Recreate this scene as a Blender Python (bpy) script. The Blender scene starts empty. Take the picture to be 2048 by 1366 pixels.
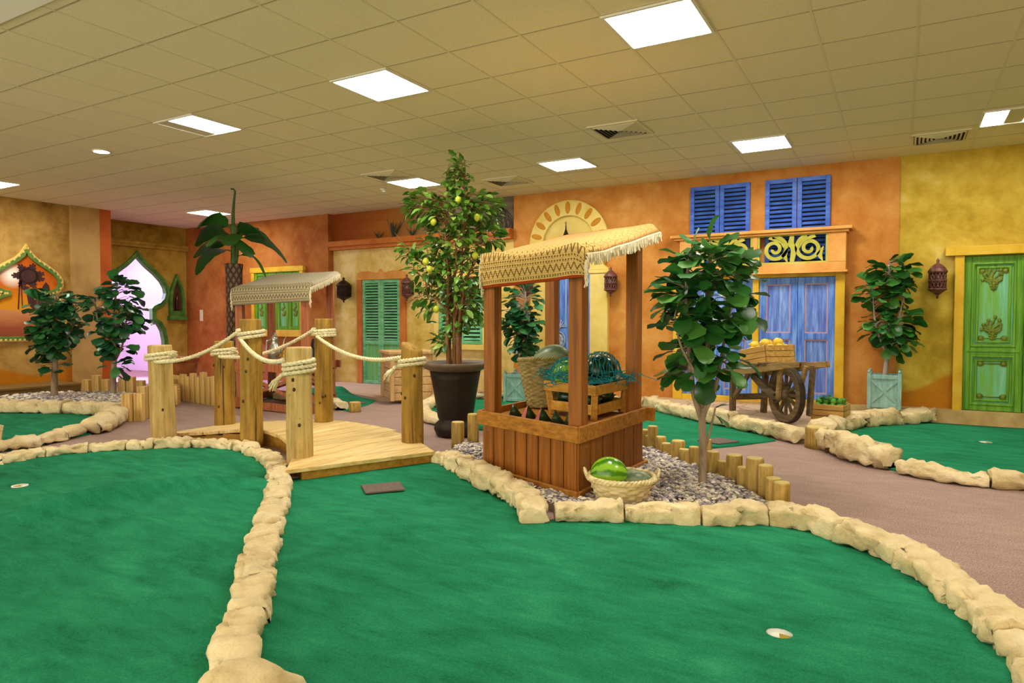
import bpy, bmesh, math, random
from math import sin, cos, pi, radians, sqrt, atan2, exp
from mathutils import Vector, Matrix, noise
from mathutils.geometry import delaunay_2d_cdt

scene = bpy.context.scene
COL = scene.collection

# ------------------------------------------------------------------ camera, world, exposure
cam_d = bpy.data.cameras.new('camera')
cam_d.sensor_width = 36.0
cam_d.lens = 23.925
cam_d.clip_start = 0.05
cam = bpy.data.objects.new('camera', cam_d)
COL.objects.link(cam)
cam.location = (0, 0, 1.22)
cam.rotation_euler = (radians(90 - 1.88), 0, radians(29.75))
scene.camera = cam
scene.view_settings.view_transform = 'Standard'
scene.view_settings.look = 'None'
scene.view_settings.gamma = 1.0
scene.view_settings.use_curve_mapping = False
scene.view_settings.exposure = 0.5
world = bpy.data.worlds.new('world')
scene.world = world
world.use_nodes = True
world.node_tree.nodes['Background'].inputs[0].default_value = (1.0, 0.92, 0.72, 1)
world.node_tree.nodes['Background'].inputs[1].default_value = 2.6
CEIL = 3.18
PANEL_STRENGTH = 38.0
PANEL_COLOR = (1.0, 0.955, 0.83)

# ------------------------------------------------------------------ helpers
def C(h, a=1.0):
    h = h.lstrip('#')
    r = []
    for i in (0, 2, 4):
        c = int(h[i:i + 2], 16) / 255.0
        r.append(c / 12.92 if c <= 0.04045 else ((c + 0.055) / 1.055) ** 2.4)
    return (r[0], r[1], r[2], a)


class NT:
    """small wrapper for building node trees"""
    def __init__(self, name):
        self.m = bpy.data.materials.new(name)
        self.m.use_nodes = True
        self.t = self.m.node_tree
        self.b = self.t.nodes['Principled BSDF']
    def n(self, typ, **kw):
        nd = self.t.nodes.new(typ)
        for k, v in kw.items():
            setattr(nd, k, v)
        return nd
    def put(self, sock, v):
        if hasattr(v, 'is_output'):
            self.t.links.new(v, sock)
        elif v is not None:
            sock.default_value = v
    def math(self, op, a, b=None, c=None):
        nd = self.n('ShaderNodeMath', operation=op)
        for i, v in enumerate((a, b, c)):
            if v is not None:
                self.put(nd.inputs[i], v)
        return nd.outputs[0]
    def coord(self, kind='Object', scale=(1, 1, 1), rot=(0, 0, 0), loc=(0, 0, 0)):
        tc = self.n('ShaderNodeTexCoord')
        mp = self.n('ShaderNodeMapping')
        mp.inputs['Scale'].default_value = scale
        mp.inputs['Rotation'].default_value = rot
        mp.inputs['Location'].default_value = loc
        self.t.links.new(tc.outputs[kind], mp.inputs[0])
        return mp.outputs[0]
    def sep(self, v):
        nd = self.n('ShaderNodeSeparateXYZ')
        self.put(nd.inputs[0], v)
        return nd.outputs
    def noise(self, v, scale=4, detail=4, rough=0.55, dist=0):
        nd = self.n('ShaderNodeTexNoise')
        self.put(nd.inputs['Vector'], v)
        nd.inputs['Scale'].default_value = scale
        nd.inputs['Detail'].default_value = detail
        nd.inputs['Roughness'].default_value = rough
        nd.inputs['Distortion'].default_value = dist
        return nd.outputs[0]
    def ramp(self, f, stops, interp='LINEAR'):
        nd = self.n('ShaderNodeValToRGB')
        cr = nd.color_ramp
        cr.interpolation = interp
        while len(cr.elements) < len(stops):
            cr.elements.new(0.5)
        for e, (p, c) in zip(cr.elements, stops):
            e.position = p
            e.color = c
        self.put(nd.inputs[0], f)
        return nd.outputs[0]
    def mix(self, f, a, b, mode='MIX'):
        nd = self.n('ShaderNodeMix', data_type='RGBA', blend_type=mode)
        self.put(nd.inputs[0], f)
        self.put(nd.inputs[6], a)
        self.put(nd.inputs[7], b)
        return nd.outputs[2]
    def bump(self, h, strength=0.3, dist=0.02):
        nd = self.n('ShaderNodeBump')
        self.put(nd.inputs['Height'], h)
        nd.inputs['Strength'].default_value = strength
        nd.inputs['Distance'].default_value = dist
        self.t.links.new(nd.outputs[0], self.b.inputs['Normal'])
    def done(self, color=None, rough=0.6, spec=0.35, metal=0.0):
        self.put(self.b.inputs['Base Color'], color)
        self.put(self.b.inputs['Roughness'], rough)
        self.b.inputs['Specular IOR Level'].default_value = spec
        self.b.inputs['Metallic'].default_value = metal
        return self.m


def mat(name, cols, scale=4, detail=4, stretch=(1, 1, 1), rough=0.6, spec=0.3, bump=0.0, bscale=None, lo=0.3, hi=0.7, dist=0.0, metal=0.0, bdist=0.01, rand=0.0):
    """mottled procedural paint / wood / stone: noise -> ramp over the given hex colours"""
    t = NT(name)
    v = t.coord('Object', stretch)
    f = t.noise(v, scale, detail, 0.6, dist)
    if len(cols) == 1:
        col = C(cols[0])
    else:
        st = [(lo + (hi - lo) * i / (len(cols) - 1), C(c)) for i, c in enumerate(cols)]
        col = t.ramp(f, st)
    if rand:
        oi = t.n('ShaderNodeObjectInfo')
        k = t.math('MULTIPLY_ADD', oi.outputs['Random'], rand, 1.0 - rand / 2)
        hsv = t.n('ShaderNodeHueSaturation')
        t.put(hsv.inputs['Value'], k)
        t.put(hsv.inputs['Color'], col)
        col = hsv.outputs[0]
    if bump:
        t.bump(t.noise(v, bscale or scale * 3, 5, 0.6), bump, bdist)
    return t.done(col, rough, spec, metal)


def wood(name, dark, light, axis='z', scale=6, rough=0.55, bump=0.25, rand=0.25, spec=0.3, stripe=26, mid=None):
    st = {'x': (1.2, stripe, stripe), 'y': (stripe, 1.2, stripe), 'z': (stripe, stripe, 1.2)}[axis]
    st = tuple(s / 4 for s in st)
    cols = [dark, mid or light, light] if mid else [dark, light]
    return mat(name, cols, scale, 6, st, rough, spec, bump, scale * 2, 0.32, 0.68, 0.4, 0, 0.004, rand)


def post_mat(name, dark, light, crack='2e1f08', freq=1.0):
    t = NT(name)
    oi = t.n('ShaderNodeObjectInfo')
    tc = t.n('ShaderNodeTexCoord')
    def vec(sx, sz):
        mp = t.n('ShaderNodeMapping')
        mp.inputs['Scale'].default_value = (sx * freq, sx * freq, sz * freq)
        t.t.links.new(tc.outputs['Object'], mp.inputs[0])
        t.t.links.new(oi.outputs['Random'], mp.inputs['Location'])
        return mp.outputs[0]
    streak = t.noise(vec(34, 1.6), 1.0, 5, 0.65, 0.3)
    blotch = t.noise(vec(7, 2.2), 1.0, 5, 0.6, 0.8)
    pits = t.noise(vec(60, 14), 1.0, 3, 0.6)
    f = t.math('MULTIPLY_ADD', streak, 0.5, t.math('MULTIPLY', blotch, 0.5))
    col = t.ramp(f, [(0.34, C(dark)), (0.6, C(light))])
    cr = t.ramp(t.noise(vec(22, 0.9), 1.0, 2, 0.5, 0.2), [(0.28, (1, 1, 1, 1)), (0.34, (0, 0, 0, 1))])
    pt = t.ramp(pits, [(0.26, (1, 1, 1, 1)), (0.32, (0, 0, 0, 1))])
    col = t.mix(t.math('MULTIPLY', t.math('MAXIMUM', cr, pt), 0.75), col, C(crack))
    t.bump(t.math('ADD', streak, t.math('MULTIPLY', cr, -0.6)), 0.5, 0.006)
    return t.done(col, 0.6, 0.3)


class MB:
    """mesh collector: many shapes into ONE part"""
    def __init__(self):
        self.v, self.f, self.uv = [], [], None
    def add(self, vs, fs):
        o = len(self.v)
        self.v += [tuple(p) for p in vs]
        self.f += [tuple(i + o for i in f) for f in fs]
    def box(self, c, s, R=None, taper=1.0):
        c = Vector(c)
        vs = []
        for z in (-1, 1):
            k = taper if z > 0 else 1.0
            for x, y in ((-1, -1), (1, -1), (1, 1), (-1, 1)):
                p = Vector((x * s[0] / 2 * k, y * s[1] / 2 * k, z * s[2] / 2))
                if R is not None:
                    p = R @ p
                vs.append(c + p)
        self.add(vs, [(3, 2, 1, 0), (4, 5, 6, 7), (0, 1, 5, 4), (1, 2, 6, 5), (2, 3, 7, 6), (3, 0, 4, 7)])
        return self
    def b2(self, lo, hi):
        return self.box([(a + b) / 2 for a, b in zip(lo, hi)], [abs(b - a) for a, b in zip(lo, hi)])
    def bar(self, p0, p1, w, h, up=(0, 0, 1)):
        p0, p1 = Vector(p0), Vector(p1)
        d = (p1 - p0)
        L = d.length
        d.normalize()
        up = Vector(up)
        if abs(d.dot(up)) > 0.99:
            up = Vector((1, 0, 0))
        s = d.cross(up).normalized()
        u = s.cross(d).normalized()
        R = Matrix((d, s, u)).transposed()
        self.box((p0 + p1) / 2, (L, w, h), R)
        return self
    def tube(self, path, r, n=8, caps=True, lobes=0, amp=0.0, twist=0.0, closed=False):
        P = [Vector(p) for p in path]
        N = len(P)
        vs, fs = [], []
        t0 = (P[1] - P[0]).normalized()
        a = Vector((0, 0, 1)) if abs(t0.z) < 0.9 else Vector((1, 0, 0))
        u = t0.cross(a).normalized()
        s = 0.0
        for i in range(N):
            if closed:
                t = (P[(i + 1) % N] - P[i - 1]).normalized()
            else:
                t = (P[min(i + 1, N - 1)] - P[max(i - 1, 0)]).normalized()
            u = (u - t * u.dot(t)).normalized()
            w = t.cross(u)
            if i:
                s += (P[i] - P[i - 1]).length
            ri = r[i] if isinstance(r, (list, tuple)) else r
            for k in range(n):
                th = 2 * pi * k / n
                rr = ri * (1 + amp * cos(lobes * th)) if lobes else ri
                ph = th + twist * s
                vs.append(P[i] + (u * cos(ph) + w * sin(ph)) * rr)
        for i in range(N if closed else N - 1):
            j = (i + 1) % N
            for k in range(n):
                m = (k + 1) % n
                fs.append((i * n + k, i * n + m, j * n + m, j * n + k))
        if caps and not closed:
            fs.append(tuple(range(n - 1, -1, -1)))
            fs.append(tuple((N - 1) * n + k for k in range(n)))
        self.add(vs, fs)
        return self
    def lathe(self, prof, n=24, c=(0, 0, 0), fn=None, R=None):
        vs, fs = [], []
        for j, (r, z) in enumerate(prof):
            for k in range(n):
                th = 2 * pi * k / n
                rr = r if fn is None else fn(r, th, z, j, k)
                p = Vector((rr * cos(th), rr * sin(th), z))
                if R is not None:
                    p = R @ p
                vs.append(p + Vector(c))
        for j in range(len(prof) - 1):
            for k in range(n):
                m = (k + 1) % n
                fs.append((j * n + k, j * n + m, (j + 1) * n + m, (j + 1) * n + k))
        if prof[0][0] > 1e-6:
            fs.append(tuple(range(n - 1, -1, -1)))
        if prof[-1][0] > 1e-6:
            fs.append(tuple((len(prof) - 1) * n + k for k in range(n)))
        self.add(vs, fs)
        return self
    def ell(self, c, r, n=16, m=10, R=None):
        prof = [(max(1e-7, sin(pi * j / m)), -cos(pi * j / m)) for j in range(m + 1)]
        o = len(self.v)
        self.lathe(prof, n)
        for i in range(o, len(self.v)):
            p = Vector(self.v[i])
            p = Vector((p.x * r[0], p.y * r[1], p.z * r[2]))
            if R is not None:
                p = R @ p
            self.v[i] = tuple(p + Vector(c))
        return self
    @staticmethod
    def _ax(axis, u, v, a):
        return (u, a, v) if axis == 'y' else ((a, u, v) if axis == 'x' else (u, v, a))
    def prism(self, poly, a, b, axis='y'):
        n = len(poly)
        vs = [self._ax(axis, u, v, a) for u, v in poly] + [self._ax(axis, u, v, b) for u, v in poly]
        fs = [tuple(range(n)), tuple(range(2 * n - 1, n - 1, -1))]
        fs += [(i, i + n, (i + 1) % n + n, (i + 1) % n) for i in range(n)]
        self.add(vs, fs)
        return self
    def ring(self, outer, inner, a, b, axis='y', closed=True):
        n = len(outer)
        vs = []
        for z in (a, b):
            vs += [self._ax(axis, u, v, z) for u, v in outer]
            vs += [self._ax(axis, u, v, z) for u, v in inner]
        fs = []
        for i in range(n if closed else n - 1):
            j = (i + 1) % n
            fs += [(i, j, n + j, n + i), (2 * n + i, 3 * n + i, 3 * n + j, 2 * n + j),
                   (i, 2 * n + i, 2 * n + j, j), (n + i, n + j, 3 * n + j, 3 * n + i)]
        if not closed:
            for i in (0, n - 1):
                fs.append((i, n + i, 3 * n + i, 2 * n + i))
        self.add(vs, fs)
        return self
    def build(self, name, m, parent=None, smooth=False, bevel=0.0, loc=None, rz=0.0, kind=None, subsurf=0, segs=2):
        me = bpy.data.meshes.new(name)
        me.from_pydata(self.v, [], self.f)
        bm = bmesh.new()
        bm.from_mesh(me)
        bmesh.ops.recalc_face_normals(bm, faces=bm.faces)
        if self.uv:
            ly = bm.loops.layers.uv.new('UVMap')
            for f in bm.faces:
                for l in f.loops:
                    l[ly].uv = self.uv[l.vert.index]
        bm.to_mesh(me)
        bm.free()
        if smooth:
            me.polygons.foreach_set('use_smooth', [True] * len(me.polygons))
        me.materials.append(m)
        o = bpy.data.objects.new(name, me)
        COL.objects.link(o)
        if parent is not None:
            o.parent = parent
        if loc is not None:
            o.location = loc
        o.rotation_euler[2] = rz
        if bevel:
            md = o.modifiers.new('bevel', 'BEVEL')
            md.width = bevel
            md.segments = segs
            md.limit_method = 'ANGLE'
            md.angle_limit = radians(40)
        if subsurf:
            md = o.modifiers.new('sub', 'SUBSURF')
            md.levels = md.render_levels = subsurf
        if kind:
            o['kind'] = kind
        return o


def tag(o, label, cat, group=None, kind=None):
    o['label'] = label
    o['category'] = cat
    if group:
        o['group'] = group
    if kind:
        o['kind'] = kind
    return o


def thing(name, label, cat, loc=(0, 0, 0), rz=0.0, group=None, kind=None):
    o = bpy.data.objects.new(name, None)
    o.empty_display_size = 0.1
    COL.objects.link(o)
    o.location = loc
    o.rotation_euler[2] = rz
    return tag(o, label, cat, group, kind)


def structure(name, label=None, loc=(0, 0, 0)):
    o = bpy.data.objects.new(name, None)
    COL.objects.link(o)
    o.location = loc
    o['kind'] = 'structure'
    if label:
        o['label'] = label
        o['category'] = name.split('_')[0]
    return o


def copy_tree(o, parent=None):
    c = o.copy()
    COL.objects.link(c)
    if parent is not None:
        c.parent = parent
    for ch in [x for x in bpy.data.objects if x.parent == o]:
        copy_tree(ch, c)
    return c


ORD = ['first', 'second', 'third', 'fourth', 'fifth', 'sixth', 'seventh', 'eighth', 'ninth', 'tenth', 'eleventh', 'twelfth', 'thirteenth',
       'fourteenth', 'fifteenth', 'sixteenth', 'seventeenth', 'eighteenth', 'nineteenth', 'twentieth', 'twenty-first', 'twenty-second']


def lerp(a, b, t):
    return tuple(x + (y - x) * t for x, y in zip(a, b))


def smooth_path(pts, step=0.05, closed=False):
    """Catmull-Rom through points, resampled evenly"""
    P = [Vector(p) for p in pts]
    out = []
    n = len(P)
    for i in range(n - 1):
        p0, p1, p2, p3 = P[max(i - 1, 0)], P[i], P[i + 1], P[min(i + 2, n - 1)]
        m = max(2, int((p2 - p1).length / (step * 0.5)))
        for k in range(m):
            t = k / m
            out.append(0.5 * ((2 * p1) + (p2 - p0) * t + (2 * p0 - 5 * p1 + 4 * p2 - p3) * t * t + (3 * p1 - p0 - 3 * p2 + p3) * t ** 3))
    out.append(P[-1])
    # even resample
    L = [0.0]
    for a, b in zip(out, out[1:]):
        L.append(L[-1] + (b - a).length)
    N = max(2, int(round(L[-1] / step)))
    res, j = [], 0
    for k in range(N + 1):
        s = L[-1] * k / N
        while j < len(L) - 2 and L[j + 1] < s:
            j += 1
        d = L[j + 1] - L[j]
        res.append(out[j].lerp(out[j + 1], (s - L[j]) / d if d > 1e-9 else 0))
    return res
# ------------------------------------------------------------------ materials
def wall_mat(name, cols, dune=None, scale=1.1, lo=0.32, hi=0.68):
    t = NT(name)
    v = t.coord('Object')
    f1 = t.noise(v, scale, 6, 0.62, 0.6)
    f2 = t.noise(v, scale * 5, 5, 0.6, 0.3)
    f = t.math('MULTIPLY_ADD', f2, 0.35, t.math('MULTIPLY', f1, 0.65))
    n = len(cols)
    col = t.ramp(f, [(lo + (hi - lo) * i / (n - 1), C(c)) for i, c in enumerate(cols)])
    if dune:
        ax, h0, amp, k, ph, c1, c2 = dune
        s = t.sep(v)
        x = s[0] if ax == 'x' else s[1]
        wv = t.math('SINE', t.math('MULTIPLY_ADD', x, k, ph))
        top = t.math('MULTIPLY_ADD', wv, amp, h0)
        m = t.math('MULTIPLY_ADD', t.math('SUBTRACT', top, s[2]), 18.0, 0.5)
        m = t.math('MINIMUM', t.math('MAXIMUM', m, 0.0), 1.0)
        dc = t.ramp(f, [(0.35, C(c1)), (0.65, C(c2))])
        col = t.mix(m, col, dc)
    t.bump(t.noise(v, 22, 5, 0.6), 0.12, 0.01)
    return t.done(col, 0.75, 0.2)


def carpet_mat(name, cols, scale=140, big=1.6, bs=0.5, lo=0.3, hi=0.7, k=0.55):
    t = NT(name)
    v = t.coord('Object')
    fine = t.noise(v, scale, 3, 0.7)
    large = t.noise(v, big, 6, 0.62, 0.8)
    brush = t.noise(t.coord('Object', (3, 9, 1), (0, 0, 0.6)), 1.2, 5, 0.6, 0.5)
    f = t.math('MULTIPLY_ADD', fine, k, t.math('MULTIPLY_ADD', large, (1 - k) * 0.5, t.math('MULTIPLY', brush, (1 - k) * 0.5)))
    n = len(cols)
    col = t.ramp(f, [(lo + (hi - lo) * i / (n - 1), C(c)) for i, c in enumerate(cols)])
    t.bump(fine, bs, 0.004)
    return t.done(col, 0.95, 0.08)


def emit_mat(name, color, strength):
    t = NT(name)
    e = t.n('ShaderNodeEmission')
    e.inputs[0].default_value = (*color, 1)
    e.inputs[1].default_value = strength
    t.t.links.new(e.outputs[0], t.t.nodes['Material Output'].inputs[0])
    return t.m


M_orange = wall_mat('terracotta_orange_plaster', ['9c5a1e', 'b8742e', 'c88a42', 'd49e5a'])
M_orange_left = wall_mat('deep_orange_plaster', ['7c3e16', '96521e', 'a9682e', 'b27642'])
M_yellow = wall_mat('yellow_ochre_plaster', ['92721a', 'b8982e', 'ceb04c', 'dec678'])
M_yellow_lit = wall_mat('lamp_lit_ochre_plaster', ['a88530', 'ccae58', 'e2ca88', 'eedcaa'])  # ochre plaster with the brightness of nearby lamps mixed into its colour
M_yellow_dune = wall_mat('yellow_plaster_with_dune', ['8a6e16', 'b09128', 'c8ab42', 'dcc87e'], ('x', 0.47, 0.12, 5.4, -1.8 + 0.0, 'a8690f', 'c07f16'))
M_left = wall_mat('sand_plaster_with_dunes', ['74541a', '9c7638', 'b8924f', 'c8a468'], ('y', 0.36, 0.08, 4.2, -20.3, 'ab6608', 'c47d12'))
M_pilaster = mat('sand_pilaster_paint', ['93703a', 'b28e55', 'c09d62'], 1.5, 5, rough=0.75)
M_burnt = mat('burnt_orange_paint', ['8a3a0c', 'a84f12', 'b55a18'], 1.6, 5, rough=0.75)
M_corr = wall_mat('olive_yellow_plaster', ['6a4f10', '8d7020', 'a88a35', 'b59a48'])
M_white_room = mat('white_room_paint', ['e6dfee', 'efe9f4'], 1, rough=0.8)
M_tile = mat('ceiling_tile', ['ddd2ae', 'e6dcba'], 60, 4, rough=0.9, spec=0.1, bump=0.1, bscale=90)
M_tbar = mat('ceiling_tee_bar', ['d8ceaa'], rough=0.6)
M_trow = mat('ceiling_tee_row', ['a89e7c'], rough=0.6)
M_board = mat('ceiling_plasterboard', ['f0ede4'], rough=0.85)
M_carpet = carpet_mat('mauve_brown_carpet', ['5a4643', '91766f', 'ac948b', 'cab3a8'], 120, 1.2, 0.5, 0.3, 0.7, 0.75)
M_green = carpet_mat('green_putting_turf', ['0e4f34', '1b724e', '268660', '399870'], 120, 1.3, 0.4, 0.34, 0.66, 0.35)
M_ledge = mat('sand_ledge_paint', ['a88c56', 'bda069', 'c9b07c'], 5, 5, rough=0.8, bump=0.2, bscale=30)
M_beige = mat('beige_floor_paint', ['b59a78', 'c4ab88'], 4, 4, rough=0.85)
M_stone = mat('cream_cast_stone', ['b59c6c', 'd8c294', 'e4d0a4', 'ecdcb8'], 5, 7, rough=0.8, spec=0.2, bump=0.9, bscale=14, bdist=0.03, rand=0.1)
M_panel_on = emit_mat('lit_panel_diffuser', PANEL_COLOR, PANEL_STRENGTH)
M_panel_off = mat('unlit_panel_diffuser', ['c9c0a0'], rough=0.5)
M_white_metal = mat('white_lamp_frame', ['d8d4c4'], rough=0.4)
M_black = mat('vent_void_black', ['17130c'], rough=0.9)
M_terr = mat('terracotta_trim', ['a3541c', 'bb6a2a', 'c67c3a'], 3, 5, (1, 1, 1), rough=0.65)
M_gold = mat('yellow_ochre_trim', ['b88a14', 'd2a724', 'dfbb45'], 3, 5, rough=0.6)
M_cream = mat('cream_yellow_trim', ['cda946', 'dcc068', 'e6d084'], 2.5, 5, rough=0.65)
M_petal = mat('ochre_petal_paint', ['b87a14', 'c68a20'], 4, rough=0.7)
M_peach = mat('peach_orange_trim', ['c58237', 'd4964a', 'dca55c'], 3, 5, rough=0.6)
M_blue = mat('weathered_blue_paint', ['3a54b0', '4c74cc', '6490de', '8eb0e8'], 5, 6, (5, 5, 0.5), rough=0.55, bump=0.1)
M_blue_panel = mat('streaked_violet_blue_paint', ['5058ac', '5670c4', '7094da', 'a4bce8'], 6, 6, (5, 5, 0.35), rough=0.5)
M_blue_sh = mat('royal_blue_paint', ['2c4ca8', '3e66c8', '527eda'], 5, 6, (1, 3, 3), rough=0.5)
M_pink = mat('pink_bead_paint', ['b58a96', 'c79ca4'], 4, rough=0.6)
M_green_d = mat('streaked_green_paint', ['4c7a14', '5f9422', '77a838'], 5, 6, (5, 5, 0.4), rough=0.5, bump=0.1)
M_green_p = mat('turquoise_green_paint', ['5c9426', '6fa848', '6db486', '8cc4a0'], 4, 6, (4, 4, 0.35), rough=0.5)
M_carve = mat('carved_olive_relief', ['59661a', '7c8a2c'], 20, rough=0.5)
M_louvre = mat('mint_green_paint', ['4c9060', '6cb484', '8ccaa2'], 5, 6, (1, 3, 3), rough=0.55)
M_olive_l = mat('olive_fretwork_paint', ['98952c', 'aca63e', 'b9b456'], 4, rough=0.6)
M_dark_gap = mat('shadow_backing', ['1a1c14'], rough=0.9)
M_lant = mat('aged_copper_metal', ['4a2c26', '6e4640', '8c625c'], 25, 5, rough=0.5, metal=0.3)
M_lant_b = mat('black_bronze_metal', ['20150f', '3c2820'], 25, 5, rough=0.5, metal=0.3)
M_plastic = mat('cream_plastic', ['dccfae'], rough=0.4)

# ------------------------------------------------------------------ the room shell
TX, TY, SX, SY = -1.723, 4.764, 0.596, 0.599
fl = MB().b2((-16.2, -3.5, -0.12), (3.4, 9.7, 0.0)).build('floor', M_carpet, kind='structure')
MB().b2((-13.7, 2.28, CEIL), (3.4, 9.7, CEIL + 0.1)).build('ceiling', M_tile, kind='structure')
MB().b2((-13.7, -3.5, CEIL - 0.012), (3.4, 2.28, CEIL + 0.1)).build('ceiling_border', M_board, kind='structure')
g = MB()
for i in range(-19, 9):
    x = TX + SX * i
    if -13.4 < x < 3.2:
        g.b2((x - 0.009, 2.3, CEIL - 0.003), (x + 0.009, 9.5, CEIL + 0.002))
g.build('ceiling_grid', M_tbar, kind='structure')
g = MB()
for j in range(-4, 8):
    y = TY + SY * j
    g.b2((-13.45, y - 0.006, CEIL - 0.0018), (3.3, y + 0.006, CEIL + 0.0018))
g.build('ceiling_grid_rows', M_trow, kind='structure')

MB().b2((-13.6, 9.36, 0), (-9.3, 9.65, CEIL)).build('wall_back_left', M_orange_left, kind='structure')
MB().b2((-9.35, 9.5, 0), (-5.39, 9.65, CEIL)).build('wall_back_middle', M_yellow_lit, kind='structure')
MB().b2((-5.39, 9.485, 0), (-0.04, 9.65, CEIL)).build('wall_back_centre', M_orange, kind='structure')
MB().b2((-0.04, 9.5, 0), (3.4, 9.65, CEIL)).build('wall_back_right', M_yellow_dune, kind='structure')
MB().b2((3.3, -3.5, 0), (3.4, 9.65, CEIL)).build('wall_right', M_yellow, kind='structure')
MB().b2((-12.65, -3.5, 0), (-12.5, 6.46, CEIL)).build('wall_left', M_left, kind='structure')
MB().b2((-12.65, 6.46, 0), (-12.42, 6.93, CEIL)).build('trim_1', M_pilaster, kind='structure')
MB().b2((-13.7, 6.93, 0), (-12.42, 7.13, CEIL)).build('trim_2', M_burnt, kind='structure')

# corridor wall with the ogee doorway
OG = [(0, 2.56), (0.06, 2.46), (0.2, 2.32), (0.4, 2.16), (0.54, 2.02), (0.62, 1.88), (0.64, 1.76), (0.6, 1.63), (0.5, 1.53), (0.36, 1.47), (0.33, 1.44),
      (0.33, 1.22), (0.36, 1.19), (0.46, 1.12), (0.54, 0.98), (0.58, 0.78), (0.59, 0.5), (0.59, 0.0)]
DC = 8.257
right = [(DC + u, z) for u, z in OG]
left = [(DC - u, z) for u, z in OG[::-1]]
arch = left[:-1] + right
MB().prism([(7.13, 0)] + left[:-1] + right + [(9.4, 0), (9.4, CEIL), (7.13, CEIL)], -13.57, -13.5, 'x').build('wall_corridor', M_corr, kind='structure')
def offset(poly, d, bottom=None):
    out = []
    n = len(poly)
    for i in range(n):
        a, b, c = poly[max(i - 1, 0)], poly[i], poly[min(i + 1, n - 1)]
        tx, tz = c[0] - a[0], c[1] - a[1]
        L = sqrt(tx * tx + tz * tz) or 1
        out.append((b[0] - tz / L * d, b[1] + tx / L * d))
    if bottom is not None:
        out[0] = (out[0][0], bottom)
        out[-1] = (out[-1][0], bottom)
    return out
M_grtrim = mat('dark_green_trim', ['2f5a1e', '47742c', '5c8a3c'], 6, 5, rough=0.6)
M_grtrim2 = mat('faded_green_trim', ['4f6f2c', '6d8c44'], 6, 5, rough=0.6)
dr = structure('door_1', 'ogee arched doorway with green border opening to a bright lilac room')
MB().ring(offset(arch, 0.055, 0), arch, -13.5, -13.46, 'x', closed=False).build('arch_border', M_grtrim, dr)
MB().ring(arch, offset(arch, -0.03, 0), -13.585, -13.475, 'x', closed=False).build('arch_lining', M_grtrim, dr)
MB().b2((-13.5, 7.13, 2.68), (-13.44, 9.36, 2.74)).b2((-13.5, 7.13, 2.74), (-13.41, 9.36, 2.79)).build('trim_3', M_corr, kind='structure')
# bright room beyond
MB().b2((-16.3, 6.0, 0), (-16.2, 9.7, CEIL)).build('wall_far', M_white_room, kind='structure')
MB().b2((-16.2, 9.65, 0), (-13.6, 9.75, CEIL)).build('wall_far_end', M_white_room, kind='structure')
MB().b2((-16.2, 5.6, 0), (-13.7, 5.7, CEIL)).build('wall_far_side', M_white_room, kind='structure')
MB().b2((-16.3, 5.6, CEIL), (-13.7, 9.7, CEIL + 0.1)).build('ceiling_far', M_white_room, kind='structure')
MB().b2((-16.2, 5.7, 0), (-16.18, 9.65, 0.12)).build('baseboard_far', M_white_room, kind='structure')
ld = bpy.data.lights.new('lilac_room_light', 'AREA')
ld.shape = 'RECTANGLE'
ld.size, ld.size_y = 1.6, 2.4
ld.energy = 95
ld.color = (0.74, 0.52, 1.0)
lo = bpy.data.objects.new('lilac_room_light', ld)
lo.location = (-14.9, 7.8, CEIL - 0.06)
COL.objects.link(lo)

sd = bpy.data.lights.new('added_lilac_spill_spot', 'SPOT')  # added spot, aimed through the doorway to throw lilac spill on the carpet
sd.energy = 4500
sd.color = (0.55, 0.42, 1.0)
sd.spot_size = radians(62)
sd.spot_blend = 0.8
sd.shadow_soft_size = 0.25
so = bpy.data.objects.new('added_lilac_spill_spot', sd)
so.location = (-15.7, 8.0, CEIL - 0.08)
so.rotation_euler = (Vector((-11.6, 7.3, 0)) - Vector(so.location)).to_track_quat('-Z', 'Y').to_euler()
COL.objects.link(so)

# ledges along the walls
MB().prism([(-5.9, 0), (3.3, 0), (3.3, 0.165), (-0.2, 0.165), (-5.9, 0.04)], 9.36, 9.5, 'y').build('baseboard_back', M_ledge, kind='structure')
pl = MB().prism([(-9.2, 8.9), (-9.2, 9.5), (-5.9, 9.5), (-5.9, 8.6), (-6.1, 7.9), (-6.75, 7.78), (-7.5, 8.05), (-8.3, 8.6)], 0, 0.045, 'z').build('floor_platform', M_beige, kind='structure')
MB().b2((-12.5, 2.0, 0), (-11.75, 6.2, 0.135)).b2((-12.5, 2.0, 0.135), (-11.72, 6.24, 0.165)).build('baseboard_left', wood('brown_ledge_boards', '6e5428', '957542', 'y'), kind='structure')

# patio the cart stands on
pt = MB().prism([(-2.99, 9.3), (-2.8, 8.95), (-1.9, 8.02), (-1.39, 7.7), (-0.86, 7.22), (-0.6, 7.3), (-0.45, 8.3), (0.1, 9.2), (0.2, 9.36), (-2.99, 9.36)], 0, 0.1, 'z')
def paving_mat():
    t = NT('crazy_paving')
    v = t.coord('Object')
    vo = t.n('ShaderNodeTexVoronoi', feature='DISTANCE_TO_EDGE')
    t.put(vo.inputs['Vector'], v)
    vo.inputs['Scale'].default_value = 2.6
    f = t.ramp(vo.outputs['Distance'], [(0.0, C('6b4c34')), (0.05, C('c8ab8c'))])
    c = t.mix(0.35, f, t.ramp(t.noise(v, 5, 4), [(0.3, C('b3947a')), (0.7, C('d8c2a4'))]))
    return t.done(c, 0.8, 0.2)
pt.build('floor_patio', paving_mat(), kind='structure')

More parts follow.
